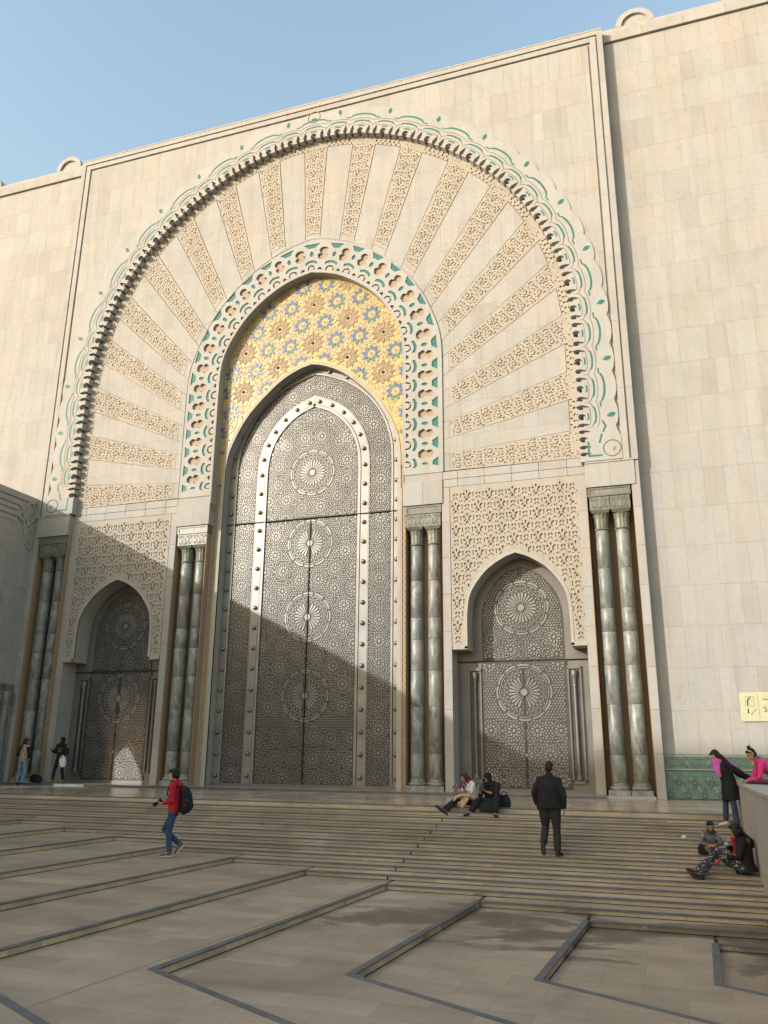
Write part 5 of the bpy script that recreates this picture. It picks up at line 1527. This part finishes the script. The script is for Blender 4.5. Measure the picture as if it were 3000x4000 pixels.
# ---- man in dark jacket climbing the stairs
J = dict(stand); J.update(pelvis=(0, 0, 0.96), chest=(0, 0.03, 1.32), neck=(0.01, 0.05, 1.52), head=(0.03, 0.07, 1.655), look=(0.35, 0.93, -0.12), sl=(-0.20, 0.02, 1.405), sr=(0.20, 0.02, 1.39),
    el=(-0.295, -0.03, 1.15), wl=(-0.265, 0.08, 0.93), er=(0.30, -0.02, 1.12), wr=(0.285, 0.04, 0.875), hdr=(-0.05, 0.15, -1),
    hl=(-0.10, 0, 0.93), kl=(-0.115, 0.10, 0.53), al=(-0.125, -0.13, 0.225), tl=(-0.13, -0.10, 0.06), hr=(0.10, 0, 0.93), kr=(0.115, 0.05, 0.50), ar=(0.12, 0.0, 0.085), tr=(0.17, 0.15, 0.035))
b, J = person('person', 'heavy set man in black jacket and dark trousers climbing the stairs, seen from behind', (10.02, 17.33, -0.654), R(-3), J, 1.0, 'skin_tan')
top(b, J, 'black_cloth', 1.02, 1.28, J['pelvis']+Vector((0, 0, -0.09)), 0.97, hemr=(0.255, 0.18)); legs(b, J, 'charcoal_cloth', 1.0, 1.3, 0.98, flare=1.25)
shoes(b, J, 'leather_black', 1.0, 'sole_brown'); hair(b, J, 'hair_black', 1.0, 'short')

# ---- young man in red hoodie with backpack and camera
J = dict(stand); J.update(pelvis=(0, -0.02, 0.93), chest=(0, -0.01, 1.29), neck=(0, 0.02, 1.475), head=(-0.01, 0.05, 1.615), look=(-0.62, 0.78, -0.02), sl=(-0.185, -0.01, 1.405), sr=(0.185, -0.01, 1.405),
    el=(-0.225, -0.05, 1.10), wl=(-0.13, 0.20, 1.04), er=(0.225, 0.02, 1.13), wr=(0.10, 0.25, 1.08), hdl=(0.2, 1, 0.05), hdr=(-0.3, 1, 0), curll=(0.6, 0, 0.6), curlr=(-1, 0, -0.2),
    hl=(-0.09, -0.02, 0.90), kl=(-0.09, 0.035, 0.49), al=(-0.09, -0.005, 0.095), tl=(-0.095, 0.155, 0.04), hr=(0.09, -0.02, 0.90), kr=(0.09, 0.22, 0.52), ar=(0.085, -0.16, 0.235), tr=(0.08, -0.075, 0.075))
RZB = R(100)
b, J = person('person', 'young man in red hooded sweatshirt and blue jeans walking across the terrace with a camera', (2.42, 15.80, -0.84), RZB, J, 1.0, 'skin_pale')
top(b, J, 'red_cloth', 0.97, 1.0, J['pelvis']+Vector((0, 0, -0.07)), 0.95, 'hooded_sweatshirt')
wear(b, 'hood', [tube3([J['neck']-J['look']*0.02+Vector((0.085, 0.01, -0.02)), J['neck']+Vector((0.115, 0.02, -0.07)), J['neck']+Vector((0.10, 0.02, -0.13))], [(0.10, 0.05), (0.12, 0.06), (0.08, 0.03)], (0, 1, 0))], 'red_cloth')
wear(b, 'collar', [tube3([J['neck']+Vector((0, 0, -0.045)), J['neck']+Vector((-0.005, 0, 0.03))], [0.092, 0.080])], 'black_cloth')
legs(b, J, 'denim', 0.98, 0.95, 0.97, 'jeans'); shoes(b, J, 'sneaker_grey', 1.02, 'sole_white'); hair(b, J, 'hair_black', 1.13, 'fringe')
RM = Matrix.Rotation(RZB, 3, 'Z')
def rb(x, y, z): return RM @ Vector((x, y, z))
for d in (-1, 1): wear(b, 'backpack_strap', [tube3([rb(d*0.12, -0.13, 1.36), rb(d*0.125, -0.04, 1.475), rb(d*0.13, 0.10, 1.37), rb(d*0.145, 0.115, 1.22), rb(d*0.17, -0.06, 1.05)], [(0.028, 0.010)]*5, rb(1, 0, 0), 8)], 'black_cloth', 0.009, 1)
bp_ = tag(empty('backpack', loc=Vector((2.42, 15.80, -0.84))+rb(0, -0.15, 0.88)), 'black backpack on the back of the young man in red', 'backpack')
def at_bp(x, y, z): return rb(x, y+0.0, z)
o = wear(bp_, 'pack_body', [tube3([at_bp(0, -0.04, -0.02), at_bp(0, -0.09, 0.03), at_bp(0, -0.12, 0.18), at_bp(0, -0.11, 0.32), at_bp(0, -0.06, 0.45), at_bp(0, -0.03, 0.50)], [(0.10, 0.06), (0.145, 0.11), (0.155, 0.125), (0.15, 0.11), (0.13, 0.085), (0.08, 0.04)], rb(1, 0, 0), 16)], 'black_cloth', 0.012, 3)
wear(bp_, 'front_pocket', [tube3([at_bp(0, -0.20, 0.03), at_bp(0, -0.225, 0.12), at_bp(0, -0.205, 0.22)], [(0.09, 0.03), (0.105, 0.045), (0.09, 0.03)], rb(1, 0, 0), 12)], 'black_cloth', 0.010, 2)
V, F = ball(at_bp(-0.135, -0.15, 0.14), (0.022, 0.04, 0.02), rb(0.5, 1, 0)); link('patch', mesh_from('patch', V, F, [M['dark_red_cloth']], smooth=True), bp_)
V, F = ball(at_bp(-0.135, -0.165, 0.235), (0.018, 0.03, 0.022), rb(0.5, 1, 0)); link('patch', mesh_from('patch', V, F, [M['fur_brown']], smooth=True), bp_)
V, F = tube3([at_bp(0.03, -0.06, 0.49), at_bp(0.03, -0.07, 0.525), at_bp(-0.03, -0.07, 0.525), at_bp(-0.03, -0.06, 0.49)], [0.008]*4); link('grab_handle', mesh_from('grab_handle', V, F, [M['grey_cloth']], smooth=True), bp_)
cm = tag(empty('photo_camera', loc=Vector((2.42, 15.80, -0.84))+rb(-0.02, 0.315, 1.06)), 'black camera with long lens in the hands of the young man in red', 'camera')
wear(cm, 'camera_body', [tube3([rb(-0.07, 0, 0.01), rb(0.07, 0, 0.01)], [(0.032, 0.048)]*2, rb(0, 1, 0), 10), ball(rb(0, 0.0, 0.055), (0.03, 0.03, 0.025))], 'leather_black', 0.009, 1)
wear(cm, 'lens', [tube3([rb(0, 0.01, 0.0), rb(-0.01, 0.07, -0.03), rb(-0.015, 0.13, -0.06)], [0.036, 0.038, 0.045], None, 14)], 'black_cloth', 0.009, 1)

# ---- woman in light jeans at the left columns, seen from behind
J = dict(stand); J.update(pelvis=(0, 0, 0.92), chest=(0, 0.02, 1.25), neck=(0, 0.03, 1.42), head=(0, 0.06, 1.545), look=(0.85, 0.50, -0.05), sl=(-0.165, 0.01, 1.36), sr=(0.165, 0.01, 1.36),
    el=(-0.225, -0.05, 1.10), wl=(-0.15, 0.12, 0.98), er=(0.21, 0.02, 1.08), wr=(0.14, 0.16, 0.92), hl=(-0.09, 0, 0.88), kl=(-0.11, 0.02, 0.48), al=(-0.12, -0.03, 0.085), tl=(-0.13, 0.12, 0.035), hr=(0.09, 0, 0.88), kr=(0.12, 0.03, 0.48), ar=(0.10, -0.05, 0.085), tr=(0.14, 0.09, 0.035))
b, J = person('person', 'woman in light blue jeans and patterned top standing by the columns under the wing', (-10.32, 25.56, 0.0), R(2), J, 0.97)
top(b, J, 'patterned_top', 0.92, 0.95, J['pelvis']+Vector((0, 0, -0.10)), 0.15, 'patterned_blouse', collar=False); legs(b, J, 'light_denim', 0.95, 0.98, 0.97, 'jeans'); shoes(b, J, 'black_cloth', 0.95, 'sole_white')
for d in ('l', 'r'): wear(b, 'sleeve', [tube3([J['s'+d], (J['s'+d]+J['e'+d])/2, J['e'+d], (J['e'+d]+J['w'+d])/2], [0.076, 0.068, 0.058, 0.05])], 'black_cloth')
hair(b, J, 'hair_black', 1.0, 'long', [J['neck']+Vector((-0.07, -0.08, 0.0)), J['chest']+Vector((-0.09, -0.13, 0.02))])
hb = wear(tag(empty('floor_bag', loc=(-10.33, 26.36, 0.068)), 'black bag left on the floor at the foot of the column', 'bag'), 'bag_body', [tube3([v3(-0.02, 0, 0.02), v3(0.0, 0, 0.12), v3(0.05, 0, 0.24), v3(0.06, 0, 0.28)], [(0.25, 0.13), (0.27, 0.15), (0.22, 0.12), (0.18, 0.08)], (1, 0, 0), 14)], 'black_cloth')
V, F = tube3([v3(-0.06, 0, 0.26), v3(-0.04, 0, 0.34), v3(0.1, 0, 0.35), v3(0.15, 0, 0.26)], [0.010]*4); link('bag_handle', mesh_from('bag_handle', V, F, [M['black_cloth']], smooth=True), hb.parent)

# ---- woman in black with white bag by the left door
J = dict(stand); J.update(pelvis=(0, 0, 0.92), chest=(0, 0.0, 1.25), neck=(0, 0.0, 1.42), head=(0, 0.02, 1.545), look=(0.75, 0.7, -0.02), sl=(-0.17, 0, 1.36), sr=(0.17, 0, 1.36),
    el=(-0.26, -0.03, 1.10), wl=(-0.18, 0.16, 0.98), er=(0.22, 0.06, 1.10), wr=(0.26, 0.28, 1.20), hdr=(0.1, 0.6, 0.5), curlr=(-1, 0.2, 0), hl=(-0.09, 0, 0.88), kl=(-0.13, 0.04, 0.48), al=(-0.17, -0.02, 0.10), tl=(-0.20, 0.11, 0.035), hr=(0.09, 0, 0.88), kr=(0.16, 0.05, 0.48), ar=(0.23, 0.0, 0.10), tr=(0.27, 0.12, 0.035))
b, J = person('person', 'woman in black clothes, headscarf and tan boots standing by the left side door', (-9.42, 26.50, 0.068), R(192), J, 0.97)
top(b, J, 'black_cloth', 0.95, 1.0, J['pelvis']+Vector((0, 0, -0.08)), 0.95, 'sweater'); legs(b, J, 'black_cloth', 0.95, 0.95, 0.9); shoes(b, J, 'tan_boot', 1.0, None, 0.14); hijab(b, J, 'navy_cloth', 0.97)
fd = (RM.inverted() if False else Matrix.Rotation(R(192), 3, 'Z')) @ Vector((0, 1, 0)); sdv = Matrix.Rotation(R(192), 3, 'Z') @ Vector((1, 0, 0))
for r_i, (zz, n_) in enumerate(((1.245, 8), (1.165, 5))):
    for k in range(n_):
        p = J['chest']*0+fd*0.128+sdv*((k-(n_-1)/2)*0.026); p = Vector((p.x, p.y, zz))
        V, F = ball(p, (0.009, 0.006, 0.019 if r_i == 0 else 0.028), fd, n=6, m=4); link('print', mesh_from('print', V, F, [M['print_grey']]), b)
wb = tag(empty('plastic_bag', loc=Vector((-9.42, 26.50, 0.068))+J['wl']+Vector((0, 0, -0.30))), 'white plastic bag hanging from the arm of the woman in tan boots', 'bag')
wear(wb, 'bag_body', [tube3([v3(0.03, 0, -0.10), v3(0.02, 0, 0.02), v3(-0.01, 0, 0.14), v3(-0.02, 0, 0.26), v3(0, 0, 0.33)], [(0.09, 0.05), (0.13, 0.08), (0.14, 0.09), (0.10, 0.06), (0.03, 0.03)], (0.9, 0.4, 0), 12)], 'white_plastic', 0.013, 2)

# ---- seated young woman in white with a beige coat on her lap
J = dict(pelvis=(0.05, 0.0, 0.11), chest=(-0.02, -0.02, 0.43), neck=(-0.10, -0.06, 0.60), head=(-0.165, -0.10, 0.685), look=(-0.72, -0.55, -0.42), hup=(-0.3, -0.1, 1), sl=(0.06, -0.17, 0.53), sr=(-0.14, 0.12, 0.53),
    el=(0.03, -0.24, 0.33), wl=(-0.10, -0.30, 0.46), er=(-0.28, -0.02, 0.33), wr=(-0.33, -0.17, 0.40), hdl=(-0.5, 0.1, 0.8), hdr=(-0.5, -0.5, 0.4), curll=(-1, 0, 0), curlr=(0, -1, 0.2),
    hl=(0.0, -0.09, 0.10), hr=(-0.04, 0.08, 0.10), kl=(-0.33, -0.26, 0.17), kr=(-0.36, -0.12, 0.19), al=(-0.52, -0.60, -0.09), ar=(-0.62, -0.52, -0.06), tl=(-0.66, -0.67, -0.02), tr=(-0.76, -0.58, 0.03))
b, J = person('person', 'seated young woman in white sweater and red scarf with a phone on the top step', (7.66, 20.86, 0.0), 0, J, 0.95, 'skin_tan')
top(b, J, 'white_knit', 0.88, 0.95, J['pelvis']+Vector((0.02, 0, -0.09)), 0.95, 'sweater'); legs(b, J, 'black_cloth', 0.92, 0.95, 0.98, 'leggings'); shoes(b, J, 'leather_black', 0.95, None, 0.16)
wear(b, 'scarf', [tube3([J['neck']+Vector((0.03, 0.02, 0.0)), J['neck']+Vector((-0.03, -0.03, -0.03))], [0.10, 0.105]), tube3([J['neck']+Vector((-0.07, -0.07, -0.05)), J['chest']+Vector((-0.16, -0.13, -0.02))], [0.05, 0.035])], 'dark_red_cloth', 0.011)
hair(b, J, 'hair_brown', 0.97, 'long', [J['neck']+Vector((0.06, 0.05, 0.03)), J['chest']+Vector((0.12, 0.06, 0.06))])
ct = wear(tag(empty('folded_coat', loc=(7.66, 20.86, 0.0)), 'beige coat spread over the lap of the woman in white', 'coat'), 'coat_body', [tube3([v3(0.10, -0.10, 0.16), v3(-0.06, -0.17, 0.25), v3(-0.22, -0.22, 0.265), v3(-0.36, -0.27, 0.21), v3(-0.42, -0.32, 0.10)], [(0.13, 0.05), (0.20, 0.06), (0.19, 0.05), (0.15, 0.04), (0.07, 0.02)], (0.35, -0.9, 0.1), 14), tube3([v3(-0.10, -0.30, 0.22), v3(-0.15, -0.38, 0.10), v3(-0.17, -0.40, -0.02)], [(0.12, 0.03), (0.10, 0.03), (0.03, 0.015)], (0.9, -0.3, 0), 10)], 'beige_coat', 0.012, 2)
ph = tag(empty('mobile_phone', loc=Vector((7.66, 20.86, 0))+J['wr']+Vector((-0.06, -0.07, 0.07))), 'pale phone held by the seated woman in white', 'phone')
g = Geo(); g.box(-0.036, 0.036, -0.004, 0.004, -0.07, 0.07); o = g.obj('phone_case', M['sole_white'], ph); o.rotation_euler = (R(-35), R(20), R(-40))
g = Geo(); g.box(-0.032, 0.032, -0.006, -0.004, -0.062, 0.062); o2 = g.obj('screen', M['black_gap'], ph); o2.rotation_euler = o.rotation_euler
pb = wear(tag(empty('mauve_bag', loc=(7.20, 20.80, 0.0)), 'small mauve bag beside the knees of the woman in white', 'bag'), 'bag_body', [tube3([v3(0, 0, 0.01), v3(0.02, 0, 0.10), v3(0.05, 0, 0.19)], [(0.08, 0.05), (0.085, 0.05), (0.05, 0.03)], (1, 0, 0), 12)], 'mauve_bag', 0.010, 2)

# ---- seated woman all in black
J = dict(pelvis=(0.05, 0.02, 0.11), chest=(0.02, -0.02, 0.42), neck=(-0.02, -0.07, 0.58), head=(-0.05, -0.12, 0.675), look=(-0.35, -0.78, -0.50), hup=(-0.1, -0.3, 1), sl=(0.20, -0.04, 0.51), sr=(-0.15, 0.0, 0.52),
    el=(0.17, -0.20, 0.30), wl=(-0.03, -0.33, 0.37), er=(-0.24, -0.14, 0.26), wr=(-0.17, -0.31, 0.39), hdl=(-0.9, -0.2, 0.4), hdr=(0.1, -0.5, 0.8), curll=(-0.2, 0.3, 1), curlr=(1, 0, 0),
    hl=(0.14, -0.04, 0.10), hr=(-0.04, -0.04, 0.10), kl=(0.21, -0.42, 0.24), kr=(-0.24, -0.40, 0.17), al=(0.22, -0.62, -0.11), ar=(-0.38, -0.60, -0.10), tl=(0.27, -0.76, -0.15), tr=(-0.50, -0.70, -0.15))
b, J = person('person', 'seated woman in black robe and black headscarf looking at her phone on the top step', (8.12, 20.88, 0.0), 0, J, 0.97, 'skin_tan')
top(b, J, 'black_cloth', 0.98, 1.1, J['pelvis']+Vector((0, 0, -0.09)), 0.55, 'robe_top', hemr=(0.22, 0.18)); legs(b, J, 'black_cloth', 1.05, 1.2, 0.92, 'robe_trousers', 1.3); shoes(b, J, 'leather_black', 0.95); hijab(b, J, 'black_cloth', 1.0, None, 1.06)
wear(b, 'robe_skirt', [tube3([v3(0.06, -0.04, 0.10), v3(0.02, -0.28, 0.14), v3(-0.01, -0.46, 0.04), v3(-0.02, -0.55, -0.09)], [(0.20, 0.10), (0.25, 0.09), (0.24, 0.07), (0.15, 0.04)], (1, 0, 0), 14)], 'black_cloth')
ph = tag(empty('mobile_phone', loc=Vector((8.12, 20.88, 0))+J['wr']+Vector((0.01, -0.09, 0.09))), 'dark phone held by the seated woman in black', 'phone')
g = Geo(); g.box(-0.036, 0.036, -0.004, 0.004, -0.07, 0.07); o = g.obj('phone_case', M['leather_black'], ph); o.rotation_euler = (R(-30), 0, R(-15))
g = Geo(); g.box(-0.032, 0.032, 0.004, 0.006, -0.062, 0.062); o2 = g.obj('screen', M['grey_cloth'], ph); o2.rotation_euler = o.rotation_euler
hbg = tag(empty('handbag', loc=(8.43, 20.95, 0.0)), 'dark blue handbag standing beside the seated woman in black', 'bag')
wear(hbg, 'bag_body', [tube3([v3(0, 0, 0.01), v3(0, 0, 0.12), v3(0, 0, 0.24), v3(-0.01, 0, 0.29)], [(0.16, 0.10), (0.17, 0.11), (0.13, 0.07), (0.09, 0.03)], (1, 0, 0), 14)], 'navy_cloth', 0.011, 2)
for dy in (-0.03, 0.03):
    V, F = tube3([v3(-0.09, dy, 0.26), v3(-0.07, dy, 0.34), v3(0.0, dy, 0.37), v3(0.07, dy, 0.34), v3(0.08, dy, 0.26)], [0.009]*5); link('bag_handle', mesh_from('bag_handle', V, F, [M['navy_cloth']], smooth=True), hbg)

# ---- woman in long black coat and pink scarf leaning on the parapet
J = dict(pelvis=(0.10, 0.0, 0.90), chest=(0.02, -0.03, 1.18), neck=(-0.06, -0.05, 1.34), head=(-0.125, -0.06, 1.44), look=(-0.70, -0.35, -0.55), hup=(-0.6, 0, 1), sl=(0.06, -0.19, 1.26), sr=(0.02, 0.15, 1.28),
    el=(0.37, -0.14, 1.08), wl=(0.55, -0.02, 0.98), er=(0.30, 0.16, 1.06), wr=(0.50, 0.14, 0.97), hdl=(1, 0.3, -0.1), hdr=(1, 0, -0.1), curll=(0, 0.3, -1), curlr=(0, 0, -1),
    hl=(0.08, -0.09, 0.86), hr=(0.08, 0.09, 0.86), kl=(0.14, -0.16, 0.42), kr=(-0.01, 0.08, 0.46), al=(0.17, -0.26, 0.0), ar=(-0.04, 0.02, 0.09), tl=(0.06, -0.37, -0.05), tr=(-0.16, -0.03, 0.04))
b, J = person('person', 'woman in long black coat, blue jeans and pink scarf leaning on the parapet', (13.42, 19.80, -0.187), 0, J, 1.0, 'skin_pale')
top(b, J, 'black_cloth', 1.0, 1.15, J['pelvis']+Vector((0.02, 0, -0.36)), 0.97, 'long_coat', (0.24, 0.20)); legs(b, J, 'dark_denim', 0.98, 0.95, 0.98, 'jeans'); shoes(b, J, 'sole_white', 1.0)
hair(b, J, 'hair_black', 1.0, 'long', [J['neck']+Vector((0.08, -0.06, 0.04)), J['chest']+Vector((0.13, -0.14, 0.04)), J['chest']+Vector((0.12, -0.16, -0.10))])
wear(b, 'scarf', [tube3([J['neck']+Vector((0.02, 0.02, 0.0)), J['neck']+Vector((-0.07, -0.05, -0.05))], [0.10, 0.11]), tube3([J['neck']+Vector((-0.10, -0.09, 0.0)), J['chest']+Vector((-0.13, -0.12, 0.0)), J['chest']+Vector((-0.10, -0.12, -0.18))], [(0.075, 0.05), (0.08, 0.05), (0.04, 0.02)]), tube3([J['neck']+Vector((0.10, 0.04, -0.01)), J['chest']+Vector((0.26, 0.02, -0.02))], [0.09, 0.06])], 'pink_scarf', 0.011)

# ---- girl in pink with a headband behind the parapet
J = dict(pelvis=(0.50, 0.05, 0.83), chest=(0.20, 0.0, 1.05), neck=(0.06, -0.03, 1.20), head=(-0.03, -0.06, 1.285), look=(-0.80, -0.40, -0.38), hup=(-0.35, 0, 1), sl=(0.14, -0.17, 1.12), sr=(0.10, 0.14, 1.13),
    el=(0.07, -0.22, 0.83), wl=(-0.13, -0.12, 0.755), er=(0.0, 0.12, 0.83), wr=(-0.16, 0.02, 0.755), hdl=(-1, 0.2, 0), hdr=(-1, -0.2, 0), curll=(0, 0.3, -1), curlr=(0, -0.3, -1),
    hl=(0.50, -0.05, 0.80), hr=(0.50, 0.14, 0.80), kl=(0.40, -0.05, 0.42), kr=(0.46, 0.15, 0.42), al=(0.48, -0.05, 0.085), ar=(0.50, 0.15, 0.085), tl=(0.36, -0.08, 0.035), tr=(0.38, 0.13, 0.035))
b, J = person('person', 'girl in bright pink top with pale headband bending over the parapet', (14.0, 19.25, 0.0), 0, J, 0.95, 'skin_tan')
top(b, J, 'pink_top', 0.92, 1.05, J['pelvis']+Vector((0.10, 0.02, -0.03)), 0.97, 'pink_top'); legs(b, J, 'pink_top', 0.95, 1.0, 0.97, 'leggings'); shoes(b, J, 'pink_shoe', 0.95); hair(b, J, 'hair_black', 0.98, 'bun')
wear(b, 'neckerchief', [tube3([J['neck']+Vector((0.01, 0, 0.0)), J['neck']+Vector((0.02, 0.0, 0.055))], [0.085, 0.075])], 'grey_cloth', 0.010, 1)
f_ = J['look'].normalized(); u0 = J['hup']; u_h = (u0-f_*u0.dot(f_)).normalized(); s_h = f_.cross(u_h)
pts = [J['head']+s_h*(0.092*math.cos(t))+(u_h*0.8+f_*0.45)*(0.118*math.sin(t))+u_h*0.012 for t in [math.pi*k/10 for k in range(11)]]
V, F = tube3(pts, [0.011]*11, None, 6); link('headband', mesh_from('headband', V, F, [M['pale_band']], smooth=True), b)
wear(tag(empty('purple_bag', loc=(14.02, 18.75, 0.705)), 'dark purple bag lying on top of the parapet', 'bag'), 'bag_body', [tube3([v3(-0.22, 0.1, 0.03), v3(-0.05, 0.02, 0.05), v3(0.12, -0.1, 0.055), v3(0.26, -0.2, 0.04)], [(0.05, 0.022), (0.10, 0.04), (0.11, 0.05), (0.06, 0.03)], (0.4, 0.9, 0), 12)], 'purple_bag', 0.011, 2)

# ---- child in grey sitting on the steps
J = dict(pelvis=(0.02, 0.14, 0.26), chest=(0.02, 0.06, 0.44), neck=(0.02, 0.02, 0.55), head=(0.03, -0.02, 0.64), look=(0.25, -0.85, -0.45), hup=(0, -0.2, 1), sl=(0.13, 0.04, 0.50), sr=(-0.10, 0.05, 0.50),
    el=(0.19, -0.03, 0.34), wl=(0.07, -0.16, 0.32), er=(-0.16, -0.03, 0.34), wr=(-0.01, -0.16, 0.32), hdl=(-1, -0.2, 0), hdr=(1, -0.2, 0), curll=(0, 0.3, -1), curlr=(0, 0.3, -1),
    hl=(0.07, 0.10, 0.24), hr=(-0.04, 0.10, 0.24), kl=(0.09, -0.13, 0.29), kr=(-0.03, -0.13, 0.29), al=(0.08, -0.08, 0.06), ar=(0.0, -0.08, 0.06), tl=(0.09, -0.18, 0.03), tr=(0.0, -0.18, 0.03))
b, J = person('person', 'small child in grey clothes and pink shoes sitting on the steps', (12.95, 17.42, -0.654), 0, J, 0.78, 'skin_tan')
top(b, J, 'grey_cloth', 0.66, 1.0, J['pelvis']+Vector((0, 0.02, -0.04)), 0.95, 'sweater', voxel=0.010); legs(b, J, 'grey_cloth', 0.66, 0.95, 0.97, voxel=0.010); shoes(b, J, 'pink_shoe', 0.72); hair(b, J, 'hair_black', 0.80, 'short')
wear(b, 'scarf', [tube3([J['neck']+Vector((0, 0.0, -0.03)), J['neck']+Vector((0, -0.01, 0.045))], [0.085, 0.075])], 'olive_scarf', 0.010, 1)
wear(tag(empty('small_backpack', loc=(12.84, 17.80, -0.56)), 'small black bag behind the sitting child', 'bag'), 'bag_body', [tube3([v3(0, 0, 0.01), v3(0, 0, 0.12), v3(0.01, 0, 0.22)], [(0.11, 0.09), (0.12, 0.10), (0.07, 0.05)], (1, 0, 0), 12)], 'black_cloth', 0.011, 2)

# ---- woman with dotted trousers sitting against the parapet
J = dict(pelvis=(0.06, 0.0, 0.12), chest=(0.06, 0.04, 0.44), neck=(-0.01, 0.02, 0.61), head=(-0.05, 0.0, 0.72), look=(-0.90, 0.15, -0.35), hup=(-0.2, 0, 1), sl=(0.03, -0.14, 0.54), sr=(0.03, 0.20, 0.54),
    el=(-0.04, -0.22, 0.30), wl=(-0.26, -0.18, 0.28), er=(-0.16, 0.20, 0.34), wr=(-0.20, 0.10, 0.50), hdl=(-1, 0.1, -0.1), hdr=(0.3, -0.3, 0.9), curll=(0, 0, -1), curlr=(1, 0, 0),
    hl=(0.02, -0.10, 0.11), hr=(0.02, 0.09, 0.11), kl=(-0.40, -0.10, 0.36), kr=(-0.42, 0.08, 0.30), al=(-0.70, -0.25, -0.02), ar=(-0.78, -0.10, 0.0), tl=(-0.85, -0.28, 0.0), tr=(-0.90, -0.12, 0.05))
b, J = person('person', 'woman in black coat and dotted black trousers sitting against the parapet wall', (13.42, 16.80, -0.747), 0, J, 1.0, 'skin_tan')
top(b, J, 'black_cloth', 1.0, 1.15, J['pelvis']+Vector((0.02, 0, -0.09)), 0.96, 'coat', hemr=(0.22, 0.20)); legs(b, J, 'dotted_trousers', 1.0, 1.15, 0.97, 'dotted_trousers', 1.1); shoes(b, J, 'leather_black', 1.12, 'sole_brown')
hair(b, J, 'hair_black', 1.03, 'long', [J['neck']+Vector((0.10, 0, 0.04)), J['chest']+Vector((0.15, -0.02, 0.10)), J['chest']+Vector((0.16, -0.02, 0.0))])
wear(b, 'fur_collar', [tube3([J['neck']+Vector((0.03, -0.13, -0.05)), J['neck']+Vector((0.13, -0.08, -0.06)), J['neck']+Vector((0.16, 0.04, -0.06)), J['neck']+Vector((0.08, 0.13, -0.05))], [0.05, 0.06, 0.06, 0.05])], 'fur_brown', 0.012, 1)
wear(b, 'scarf', [tube3([J['neck']+Vector((-0.09, -0.02, -0.02)), J['chest']+Vector((-0.13, -0.02, 0.0)), J['chest']+Vector((-0.15, -0.02, -0.12))], [0.045, 0.045, 0.025])], 'dark_red_cloth', 0.010, 1)
wear(b, 'cuff', [tube3([J['wr']+Vector((0.0, 0, -0.05)), J['wr']+Vector((0, 0, 0.01))], [0.05, 0.045])], 'pale_blue', 0.010, 1)

# crumpled paper on a step
V, F = ball((0, 0, 0), (0.05, 0.035, 0.03), n=9, m=6); rp = random.Random(2); V = [v*(0.7+0.6*rp.random()) for v in V]
tag(link('paper_scrap', mesh_from('paper_scrap', V, F, [M['sole_white']]), None, (12.5, 18.82, -0.373+0.028)), 'crumpled white paper scrap lying on a step', 'litter')
